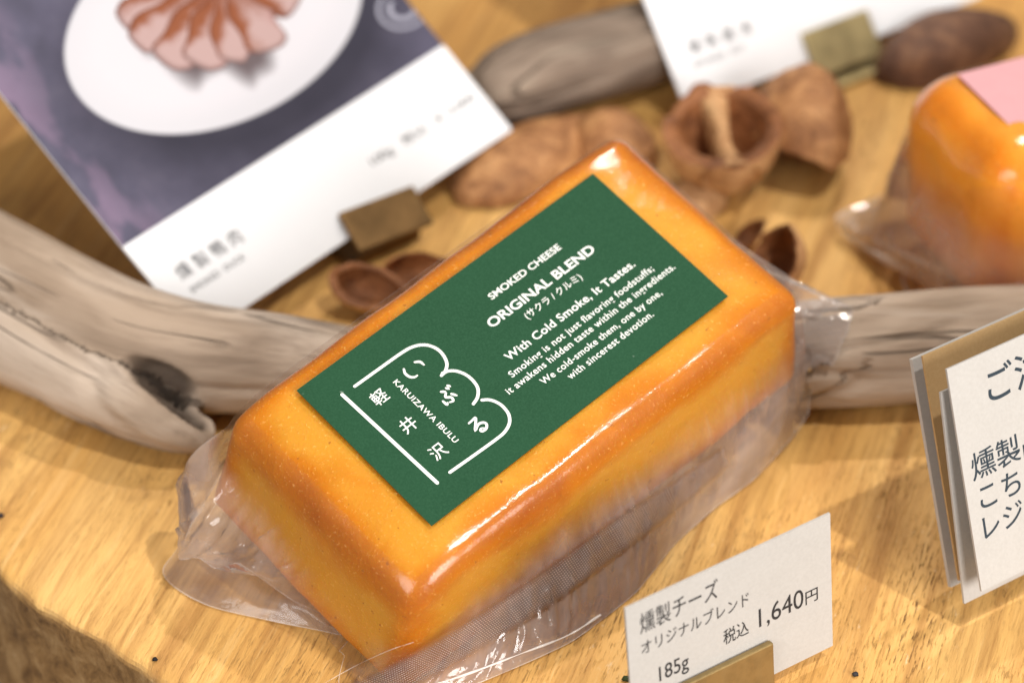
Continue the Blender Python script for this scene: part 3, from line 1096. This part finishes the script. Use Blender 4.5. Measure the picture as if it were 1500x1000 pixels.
# ------------------------------------------------------------------ cards and brass stands
WHITE = mat_paper('card_white', (0.69, 0.70, 0.73), (0.73, 0.74, 0.765), 0.7)
CREAM = mat_paper('card_cream', (0.415, 0.395, 0.37), (0.495, 0.475, 0.45), 0.8, 1400)
INK = mat_ink('black_ink', (0.022, 0.022, 0.024))
INK_B = mat_ink('blue_black_ink', (0.022, 0.035, 0.048))
BRASS = mat_brass('brass', (0.36, 0.26, 0.115), 0.36)
BRASS_D = mat_brass('brass_dark_reflection', (0.20, 0.115, 0.045), 0.42)  # brass tone darkened to stand for the dark reflection on its face


def card(name, bl, wa, up, w, h, th, mat, label, group=None, bend=0.0, bev=0.0):
    """thin card: bottom-left corner bl, width and up axes; front faces wa x up reversed"""
    nb = nz(np.cross(up, wa))            # points to the back
    t = thing(name, label, 'card', tuple(bl), group)
    nx = 24
    vs, fs = [], []
    for side in (0, 1):
        for i in range(nx + 1):
            for j in range(2):
                f = i / nx
                o = nb * (bend * math.sin(math.pi * f) + th * side)
                vs.append(bl + wa * w * f + up * h * j + o)
    M = 2 * (nx + 1)
    for i in range(nx):
        a = 2 * i
        fs += [(a, a + 2, a + 3, a + 1), (M + a, M + a + 1, M + a + 3, M + a + 2), (a, M + a, M + a + 2, a + 2), (a + 1, a + 3, M + a + 3, M + a + 1)]
    fs += [(0, 1, M + 1, M), (2 * nx, M + 2 * nx, M + 2 * nx + 1, 2 * nx + 1)]
    mesh_obj('sheet', vs, fs, mat, t, smooth=False)
    return t, nb


def card_text(t, body, p0, p1, bl, nb, wa, up, mat, bold=0.0, ht=None, lift=0.00006, base=True):
    """ink from pixel p0 (start of the baseline) to p1 (end) on the card plane"""
    a = on_plane(*p0, bl, nb)
    b = on_plane(*p1, bl, nb)
    w = (b - a) @ wa
    lettering(body, a - nb * lift, wa, up, w, ht, mat, t, bold, base=base)


# --- price card for the green labelled cheese
wa = np.array([math.cos(math.radians(33)), math.sin(math.radians(33)), 0.0])
bk = np.array([-wa[1], wa[0], 0.0])
ln = math.radians(8)
up = nz(np.array([0, 0, 1]) * math.cos(ln) + bk * math.sin(ln))
br = T(1220, 945, 0.003)
cw, ch = 0.0460, 0.0310
bl = br - wa * cw
pc, nb = card('price_card', bl, wa, up, cw, ch, 0.0005, CREAM, 'small cream price card reading 1,640 yen in a brass stand')
card_text(pc, '燻製チーズ', (938, 929), (1052, 870), bl, nb, wa, up, INK, 0.0, 0.0046, base=False)
card_text(pc, 'オリジナルブレンド', (940, 959), (1097, 882), bl, nb, wa, up, INK, 0.0, 0.0031, base=False)
card_text(pc, '税込', (1060, 945), (1097, 927), bl, nb, wa, up, INK, 0.004, 0.0035, base=False)
card_text(pc, '1,640', (1112, 918), (1177, 888), bl, nb, wa, up, INK, 0.0, 0.0042)
card_text(pc, '円', (1180, 886), (1198, 878), bl, nb, wa, up, INK, 0.004, 0.0030, base=False)
card_text(pc, '185g', (966, 997), (1009, 975), bl, nb, wa, up, INK, 0.004, 0.0033)


def stand(label, front_o, wa, up, nb, w, h, d, slot, mat, base_h=0.0):
    """brass bar stand: front jaw and rear jaw with the card between them, joined by a foot"""
    t = thing('card_stand', label, 'card stand', tuple(front_o), 'brass card stands')
    vs, fs = box_mesh(front_o, wa, -nb, up, w, d, h, 0.0003)
    mesh_obj('front_jaw', vs, fs, mat, t, smooth=False)
    vs, fs = box_mesh(front_o + nb * slot, wa, nb, up, w, d, h, 0.0003)
    mesh_obj('rear_jaw', vs, fs, mat, t, smooth=False)
    return t


def foot(t, o, wa, w, depth, mat, zt):
    """flat foot on the table under the jaws"""
    bkh = nz(np.array([-wa[1], wa[0], 0]))
    c = np.array([o[0], o[1], 0.0])
    vs, fs = box_mesh(c - bkh * depth * 0.35, wa, bkh, np.array([0, 0, 1.0]), w, depth, zt, 0.0003)
    mesh_obj('foot', vs, fs, mat, t, smooth=False)


fo = on_plane(1137, 1000, bl - nb * 0.0004, nb)
jr = on_plane(1127, 936, bl - nb * 0.0004, nb)
jt = (jr - bl) @ up
jx = (jr - bl) @ wa
jw = 0.0260
o = bl + wa * (jx - jw) + up * (-0.0028) - nb * 0.0004
s1 = stand('brass stand holding the small cream price card', o, wa, up, nb, jw, jt + 0.0028, 0.0013, 0.0016, BRASS)
foot(s1, o + up * 0.0, wa, jw, 0.012, BRASS, 0.0004 + o[2] if o[2] > 0.0006 else 0.0006)

# --- photo card with the plate of sliced meat
W3 = lambda dx, dy, dz: nz(dx * RV - dy * UV_ + dz * FV)
wa2 = W3(462, -308, 380)
wa2[2] = 0
wa2 = nz(wa2)
up2 = W3(-0.605, -0.796, 0.09)
up2 = nz(up2 - wa2 * (up2 @ wa2))
br2 = T(750, 190, 0.0095)
bl2 = on_plane(288, 498, br2, nz(np.cross(up2, wa2)))
w2 = np.linalg.norm(br2 - bl2)
wa2 = nz(br2 - bl2)
up2 = nz(up2 - wa2 * (up2 @ wa2))
h2 = 0.124
t2, nb2 = card('photo_card', bl2, wa2, up2, w2, h2, 0.0006, WHITE, 'large photo card showing sliced meat on a white plate, leaning back in a brass stand')


def on_card(x, y, l):
    return bl2 + (wa2 * x + up2 * y - nb2 * l) / 1000


def flat_print(name, loops, mat, lift, parent, pr=None):
    """flat printed patch: list of (x, y) mm outlines filled as fans, with a centre"""
    vs, fs, at = [], [], []
    for lp in loops:
        lp = np.asarray(lp)
        c = lp.mean(0)
        i0 = len(vs)
        vs.append(on_card(c[0], c[1], lift))
        at.append((c[0], c[1], 0) if pr is None else (0, 0.5, 0))
        for q in lp:
            vs.append(on_card(q[0], q[1], lift))
            at.append((q[0], q[1], 0) if pr is None else (1, 0.5 - 0.5 * math.cos(2 * math.pi * len(at[i0 + 1:]) / len(lp)), math.sin(2 * math.pi * len(at[i0 + 1:]) / len(lp))))
        n = len(lp)
        for k in range(n):
            fs.append((i0, i0 + 1 + k, i0 + 1 + (k + 1) % n))
    return mesh_obj(name, vs, fs, mat, parent, smooth=False, attrs={'print': at})


W2 = w2 * 1000
gx, gy = 24, 24
vs, fs, at = [], [], []
for i in range(gx + 1):
    for j in range(gy + 1):
        x, y = W2 * i / gx, 25.6 + (h2 * 1000 - 25.6) * j / gy
        vs.append(on_card(x, y, 0.05))
        at.append((x, y, 0))
        if i and j:
            a = i * (gy + 1) + j
            fs.append((a - gy - 2, a - 1, a, a - gy - 1))
pic = mesh_obj('photograph', vs, fs, mat_photo(), t2, smooth=False, attrs={'print': at})
pic['label'] = 'printed photograph of a white plate on slate'


def mat_slice():
    N = NT('printed_meat')
    at = N.n('Attribute', attribute_name='print').outputs['Vector']
    co = N.n('TexCoord').outputs['Object']
    sp_ = N.n('SeparateXYZ', ins={0: at})
    r, tl_ = sp_.outputs[0], sp_.outputs[1]
    n1 = N.noise(co, 420, 4, 0.6)
    f = N.math('ADD', r, N.math('MULTIPLY', N.math('SUBTRACT', n1, 0.5), 0.7))
    c = N.ramp(f, [(0.25, (0.62, 0.50, 0.50)), (0.60, (0.50, 0.32, 0.30)), (0.82, (0.38, 0.14, 0.075)), (1.0, (0.20, 0.05, 0.025))])
    tt = N.math('ADD', tl_, N.math('MULTIPLY', N.math('SUBTRACT', N.noise(co, 260, 3), 0.5), 0.8))
    sd_ = N.math('ADD', sp_.outputs[2], N.math('MULTIPLY', N.math('SUBTRACT', N.noise(co, 300, 3), 0.5), 0.9))
    c = N.mix(N.ramp(sd_, [(0.15, BW(0.0)), (0.55, BW(0.95))]), (0.37, 0.255, 0.245), (0.20, 0.058, 0.020))
    c = N.mix(N.ramp(N.math('MULTIPLY', sd_, -1.0), [(0.45, BW(0.0)), (0.9, BW(0.7))]), c, (0.33, 0.19, 0.18))
    c = N.mix(N.ramp(tt, [(0.45, BW(0.0)), (0.85, BW(0.9))]), c, (0.19, 0.058, 0.026))
    c = N.mix(N.ramp(r, [(0.86, BW(0.0)), (1.0, BW(0.8))]), c, (0.07, 0.022, 0.016))
    return N.surf(N.principled(Base_Color=c, Roughness=0.6, Specular_IOR_Level=0.12))


def mat_flat(name, c, alpha=1.0, rough=0.4):
    N = NT(name)
    p = N.principled(Base_Color=c, Roughness=0.6, Specular_IOR_Level=0.12)
    if alpha < 1:
        at = N.n('Attribute', attribute_name='print').outputs['Vector']
        r = N.n('SeparateXYZ', ins={0: at}).outputs[0]
        a = N.math('MULTIPLY', N.ramp(r, [(0.45, BW(1.0)), (1.0, BW(0.0))]), alpha)
        p = N.n('MixShader', ins={0: a, 1: N.n('BsdfTransparent').outputs[0], 2: p}).outputs[0]
    return N.surf(p)


def slice_loop(a, b, w):
    a, b = np.array(a), np.array(b)
    d = b - a
    n = np.array([-d[1], d[0]]) / np.linalg.norm(d)
    out = []
    for k in range(28):
        an = 2 * math.pi * k / 28
        t = 0.5 - 0.5 * math.cos(an)
        ww = w * math.copysign(abs(math.sin(an)) ** 0.5, math.sin(an)) * (1.0 - 0.3 * t) * (1 + 0.12 * math.sin(5 * an + a[0]))
        out.append(a + d * t + n * ww)
    return out


def card_mm(x, y):
    q = on_plane(x, y, bl2, nb2) - bl2
    return np.array([q @ wa2, q @ up2]) * 1000


SH = mat_flat('printed_shadow', (0.10, 0.07, 0.075), 0.75)
flat_print('printed_shadow', [slice_loop(card_mm(190, 62), card_mm(330, 10), 9), slice_loop(card_mm(245, 112), card_mm(330, 40), 9), slice_loop(card_mm(330, 112), card_mm(390, 40), 9)], SH, 0.08, pic, pr=1)
SL = mat_slice()
px_slices = [((330, -60), (428, 20), 7), ((174, 32), (296, -24), 4.6), ((196, 66), (300, -14), 5.2), ((240, 96), (322, -10), 5.8), ((290, 99), (336, -12), 6.2),
             ((340, 92), (338, -18), 5.6), ((396, 76), (344, -24), 6.6), ((436, 10), (345, -48), 6.0)]
for k, (a, b, w) in enumerate(px_slices):
    flat_print('meat_slice', [slice_loop(card_mm(*a), card_mm(*b), w)], SL, 0.10 + 0.02 * k, pic, pr=1)
# wine glass foot at the picture's edge
gc, gr_ = card_mm(590, 12), 7.5
GL = mat_flat('printed_glass', (0.26, 0.26, 0.32))
lo = []
for r0, r1 in ((1.0, 0.86), (0.62, 0.40)):
    vs, fs = [], []
    for k in range(33):
        a = -0.2 * math.pi + 1.45 * math.pi * k / 32 + math.pi * 0.82
        for r in (r0, r1):
            q = gc + gr_ * r * np.array([math.cos(a), 0.72 * math.sin(a)])
            vs.append(on_card(min(q[0], W2 - 0.3), q[1], 0.08))
        if k:
            fs.append((2 * k - 2, 2 * k - 1, 2 * k + 1, 2 * k))
    mesh_obj('printed_glass', vs, fs, GL, pic, smooth=False)
lettering('燻 製 鴨 肉', on_card(6.3, 12.3, 0.06), wa2, up2, 0.0186, 0.0037, INK, t2, 0.0, base=False)
lettering('SMOKED  DUCK', on_card(6.4, 8.9, 0.06), wa2, up2, 0.0160, 0.0014, INK, t2, 0.0)
lettering('100g   税込  ￥ 3,000', on_card(64.0, 10.0, 0.06), wa2, up2, 0.0345, 0.0030, INK, t2, 0.0, base=False)

# its stand: slanted brass bar
def brass_bar(label, o, w_ax, up_ax, w, h, d, mat):
    t = thing('card_stand', label, 'card stand', tuple(o), 'brass card stands')
    nbk = nz(np.cross(up_ax, w_ax))
    vs, fs = box_mesh(o, w_ax, nbk, up_ax, w, d, h, 0.0003)
    mesh_obj('front_jaw', vs, fs, mat, t, smooth=False)
    return t, nbk


ra = math.radians(-11)
ws = wa2 * math.cos(ra) + up2 * math.sin(ra)
us = -wa2 * math.sin(ra) + up2 * math.cos(ra)
so = on_card(45.4, -4.2, 2.4)
s2, nbs = brass_bar('brass stand, darkened for its reflection, under the photo card of sliced meat', so, ws, us, 0.0205, 0.0100, 0.0016, BRASS_D)
bks = nz(np.array([-ws[1], ws[0], 0]))
wsh = nz(np.array([ws[0], ws[1], 0]))
vs, fs = box_mesh(np.array([so[0], so[1], 0.0002]) + bks * 0.004, wsh, bks, np.array([0, 0, 1.0]), 0.0195, 0.020, 0.0022, 0.0003)
mesh_obj('foot', vs, fs, BRASS_D, s2, smooth=False)

# --- plain white card at the back
wa3 = W3(.935, -.356, .44)
wa3[2] = 0
wa3 = nz(wa3)
up3 = W3(-.344, -.939, -.03)
up3 = nz(up3 - wa3 * (up3 @ wa3))
bl3 = T(1005, 160, 0.005)
nb3 = nz(np.cross(up3, wa3))
end3 = on_plane(1425, 0, bl3, nb3)
wa3 = nz(end3 - bl3)
up3 = nz(up3 - wa3 * (up3 @ wa3))
t3, nb3 = card('product_card', bl3, wa3, up3, 0.090, 0.075, 0.0006, WHITE, 'white card with four black characters, standing in brass over the open walnut half')


def oc3(x, y, l=0.06):
    return bl3 + (wa3 * x + up3 * y - nb3 * l) / 1000


lettering('燻 製 醤 油', oc3(6.4, 11.5), wa3, up3, 0.0182, 0.0036, INK, t3, 0.0, base=False)
lettering('SMOKED  SOY', oc3(6.2, 8.4), wa3, up3, 0.0150, 0.0014, INK, t3, 0.0)
BRASS_G = mat_brass('brass_green', (0.40, 0.32, 0.16), 0.34)
s3 = stand('greenish brass stand gripping the white card with four characters', oc3(36.5, -4.5, 0.5), wa3, up3, nb3, 0.0195, 0.0116, 0.0014, 0.0018, BRASS_G)
foot(s3, oc3(36.5, -4.5, 0.5), wa3, 0.0195, 0.012, BRASS_G, 0.0014)

# --- bundle of notice cards at the right
wa4 = np.array([math.cos(math.radians(33)), math.sin(math.radians(33)), 0.0])
bk4 = np.array([-wa4[1], wa4[0], 0])


def notice(bl_px, z, tl_px, label, mat, w=0.072, bend=0.0, thick=0.0005):
    b = T(*bl_px, z)
    best = None
    for L in np.linspace(8, 26, 91):
        u = np.array([0, 0, 1]) * math.cos(math.radians(L)) + bk4 * math.sin(math.radians(L))
        n = nz(np.cross(u, wa4))
        q = on_plane(*tl_px, b, n) - b
        if best is None or abs(q @ wa4) < best[0]:
            best = (abs(q @ wa4), u, n, q @ u)
    _, u, n, h = best
    t, n = card('notice_card', b, wa4, u, w, h, thick, mat, label, 'bundled notice cards', bend=bend)
    return t, b, u, n


tA, bA, uA, nA = notice((1438, 866), 0.0105, (1387, 541), 'cream notice card with blue black writing, front of the bundle', CREAM)
tB, bB, uB, nB = notice((1413, 884), 0.0045, (1378, 575), 'shorter blank cream card tucked behind the written notice', CREAM)
WARM_SHADE = mat_paper('card_warm_shade', (0.40, 0.255, 0.115), (0.50, 0.335, 0.165), 0.8, 1400)  # warm shadow between the cards, put into this card's colour
tC, bC, uC, nC = notice((1405, 850), 0.0045, (1352, 522), 'tall card third in the bundle, coloured with warm shade, rising above the notice', WARM_SHADE)
tD, bD, uD, nD = notice((1393, 860), 0.0010, (1336, 527), 'rearmost cream card of the bundle, edge worn white', CREAM, thick=0.0009)


def nt(body, p0, p1, ht, bold=0.004):
    card_text(tA, body, p0, p1, bA, nA, wa4, uA, INK_B, bold, ht, base=False)


nt('ご注', (1450, 592), (1532, 550), None, 0.006)
nt('燻製品', (1426, 706), (1530, 650), None)
nt('こち', (1438, 747), (1496, 716), None)
nt('レジ', (1443, 790), (1500, 759), None)
so4 = bA + wa4 * 0.050 - nA * 0.0016 + uA * (-0.006)
so4[2] = max(so4[2], 0.0006)
s4 = stand('brass stand gripping the bundle of cream notice cards', so4, wa4, uA, nA, 0.018, 0.013, 0.0016, 0.013, BRASS)
foot(s4, so4 + bk4 * 0.002, wa4, 0.018, 0.020, BRASS, 0.0012)

# ------------------------------------------------------------------ nut shells
SH_OUT = mat_shell('shell_outside', (0.15, 0.055, 0.018), (0.34, 0.155, 0.058), (0.58, 0.31, 0.13))
SH_TAN = mat_shell('shell_tan', (0.28, 0.13, 0.05), (0.46, 0.25, 0.11), (0.60, 0.37, 0.18))
SH_IN = mat_shell('shell_inside', (0.10, 0.033, 0.012), (0.24, 0.090, 0.030), (0.40, 0.17, 0.065))
SH_GOLD = mat_shell('shell_gold', (0.34, 0.17, 0.055), (0.50, 0.29, 0.115), (0.62, 0.40, 0.18))
SH_DK = mat_shell('shell_dark', (0.060, 0.028, 0.018), (0.13, 0.062, 0.036), (0.26, 0.135, 0.07))


def half_shell(label, ctr, dims, rot, outer, inner, point=0.25, septum=False, seed=0.0, wall=0.14, rim_mat=None, cut=1.0):
    """half a nut shell: dome along local -Z with its open mouth facing +Z; dims = length, width, depth in mm (full length, full width, dome depth)"""
    a, b, d = dims[0] / 2000, dims[1] / 2000, dims[2] / 1000
    M, K = 64, 18
    Rm = Matrix.Rotation(math.radians(rot[0]), 3, 'X') @ Matrix.Rotation(math.radians(rot[1]), 3, 'Y') @ Matrix.Rotation(math.radians(rot[2]), 3, 'Z')
    Rm = np.array(Rm)

    def prof(an, ph, k):
        # an round the rim, ph 0 rim .. 90 deg bottom, k inner scale
        x = math.cos(an) * math.cos(ph)
        y = math.sin(an) * math.cos(ph)
        z = -math.sin(ph)
        tip = 1 + point * max(0.0, math.cos(an)) ** 6 * math.cos(ph) ** 3
        q = np.array([x * a * tip, y * b * (1 - 0.12 * point * x), z * d]) * k
        rg = 0.035 * ns((x * 1.6 + seed, y * 1.6, z * 1.6)) + 0.014 * ns((x * 7 + seed, y * 7, z * 7 + 3)) + 0.03 * math.exp(-(y / 0.10) ** 2) + 0.020 * (0.5 - abs(ns((math.cos(an) * 7, math.sin(an) * 7 + seed, ph * 0.8))))
        return q * (1 + rg)
    vo, fo_ = [], []
    for i in range(K + 1):
        for j in range(M):
            an = 2 * math.pi * j / M
            q = prof(an, i / K * math.pi / 2 * 0.995, 1.0)
            if i == 0:
                q = q + np.array([0, 0, d * (0.16 * ns((math.cos(an) * 2.2 + seed, math.sin(an) * 2.2, 0)) + 0.06 * ns((math.cos(an) * 9 + seed, math.sin(an) * 9, 4)))])
            vo.append(q)
    for i in range(K):
        for j in range(M):
            p_, q_ = i * M + j, i * M + (j + 1) % M
            fo_.append((p_, q_, q_ + M, p_ + M))
    fo_.append([K * M + j for j in range(M)])
    vi, fi_ = [], []
    for i in range(K + 1):
        for j in range(M):
            an = 2 * math.pi * j / M
            if i == 0:
                vi.append(vo[j])
                continue
            t = (i - 1) / (K - 1)
            kk = 1 - wall * min(1.0, 0.55 + 0.45 * i)
            q = prof(an, t * math.pi / 2 * 0.99, kk)
            q[2] += 0.0002
            q = q * (1 + 0.05 * ns((q[0] * 500 + seed, q[1] * 500, q[2] * 500)))
            vi.append(q)
    for i in range(K):
        for j in range(M):
            p_, q_ = i * M + j, i * M + (j + 1) % M
            fi_.append((p_, p_ + M, q_ + M, q_))
    fi_.append([K * M + j for j in reversed(range(M))])
    vo = np.array(vo) @ Rm.T
    vi = np.array(vi) @ Rm.T
    zmin = vo[:, 2].min()
    zc = (vo[:, 2].max() + zmin) / 2 - zmin
    mid = (vo.max(0) + vo.min(0)) / 2
    base = T(ctr[0], ctr[1], zc)
    off = np.array([base[0] - mid[0], base[1] - mid[1], -zmin + 0.0001])
    t = thing('nut_shell', label, 'nut shell', (float(base[0]), float(base[1]), 0.0), 'nut shells scattered on the table')
    mesh_obj('outer_wall', vo + off, fo_, outer, t)
    mesh_obj('inner_wall', vi + off, fi_, inner, t)
    if septum:
        vs, fs = [], []
        n = 26
        for i in range(n):
            f = -0.97 + 1.94 * i / (n - 1)
            dep = d * 0.88 * math.sqrt(max(0.02, 1 - f * f))
            th = b * (0.13 + 0.26 * (abs(f) ** 4)) + b * 0.02 * ns((f * 4, seed, 1))
            wob = b * 0.05 * ns((f * 2.0, seed, 6))
            top = d * 0.05 - d * 0.10 * (1 - f * f) + d * 0.05 * ns((f * 3, seed, 2))
            for (yy, zz) in ((wob - th * 1.5, -dep), (wob - th, top - d * .04), (wob, top), (wob + th, top - d * .04), (wob + th * 1.5, -dep)):
                vs.append(np.array([f * a, yy, zz]))
            if i:
                k = 5 * i
                for m_ in range(4):
                    fs.append((k - 5 + m_, k + m_, k + m_ + 1, k - 4 + m_))
        mesh_obj('septum', np.array(vs) @ Rm.T + off, fs, rim_mat or SH_TAN, t)
    return t


half_shell('long pointed brown nut shell half, dome up, between photo card and grey log', (778, 218), (41, 22, 8), (180, 0, -43), SH_OUT, SH_IN, 0.35, seed=1.3)
half_shell('small brown nut shell dome peeking out behind the far corner of the green labelled cheese', (900, 195), (21, 18, 10), (180, 0, 35), SH_OUT, SH_IN, 0.15, seed=2.7)
half_shell('open walnut shell half with an upright septum, hollow facing out', (1055, 222), (27, 27, 17), (9, -4, 97), SH_TAN, SH_IN, 0.05, septum=True, seed=4.1, wall=0.24)
half_shell('thick walnut shell dome with broken dark lower edge beside the open half', (1168, 182), (27, 25, 19), (158, -14, 60), SH_OUT, SH_IN, 0.15, seed=5.5)
half_shell('small smooth shell piece wedged between the open walnut half and the cheese', (1022, 283), (15, 12, 7), (180, 0, -30), SH_TAN, SH_IN, 0.1, seed=6.1)
half_shell('small hollow shell half on its side by the right end of the green labelled cheese', (1142, 380), (15, 13, 8), (40, -45, 60), SH_TAN, SH_IN, 0.12, seed=7.9, wall=0.12)
half_shell('cracked shell half with a dark opening beside the dark brass stand', (545, 428), (17, 11, 7), (24, 8, -12), SH_GOLD, SH_IN, 0.25, seed=8.8, wall=0.22)
half_shell('curved orange brown shell fragment beneath the dark brass stand', (612, 402), (16, 9, 5), (40, 20, 12), SH_GOLD, SH_IN, 0.2, seed=9.4, wall=0.1)
half_shell('dark elongated shell dome next to the greenish brass stand', (1392, 55), (37, 20, 13), (180, 0, -30), SH_DK, SH_IN, 0.22, seed=10.2)
half_shell('tiny curled shell chip behind the hollow shell half', (1098, 345), (8, 5, 3), (30, -20, 40), SH_TAN, SH_IN, 0.2, seed=11.2)

# ------------------------------------------------------------------ crumbs
def crumb(x, y, size, c, label, seed):
    bm = bmesh.new()
    bmesh.ops.create_icosphere(bm, subdivisions=2, radius=1)
    bm.verts.index_update()
    vs = []
    for v in bm.verts:
        k = 1 + 0.45 * ns((v.co.x + seed, v.co.y, v.co.z), 1.6)
        vs.append(np.array(v.co) * k * size / 2000 * np.array([1.1, 0.9, 0.7]))
    fs = [[v.index for v in f.verts] for f in bm.faces]
    bm.free()
    vs = np.array(vs)
    p = T(x, y)
    vs[:, 2] -= vs[:, 2].min()
    o = mesh_obj('crumb', vs + p, fs, mat_paper('crumb_' + str(seed), c, tuple(q * 0.6 for q in c), 0.7, 900))
    set_origin(o, tuple(p))
    tag(o, label, 'crumb', 'dark crumbs on the table')


crumb(227, 967, 1.0, (0.012, 0.010, 0.010), 'round black crumb near the rim of the wooden table', 1)
crumb(1, 757, 1.3, (0.03, 0.02, 0.02), 'dark crumb on bare wood below the driftwood stub', 2)
crumb(917, 996, 1.4, (0.035, 0.05, 0.015), 'dark green herb crumb beside the price card', 3)
crumb(1253, 989, 1.2, (0.03, 0.028, 0.03), 'grey black crumb below the notice card bundle', 4)
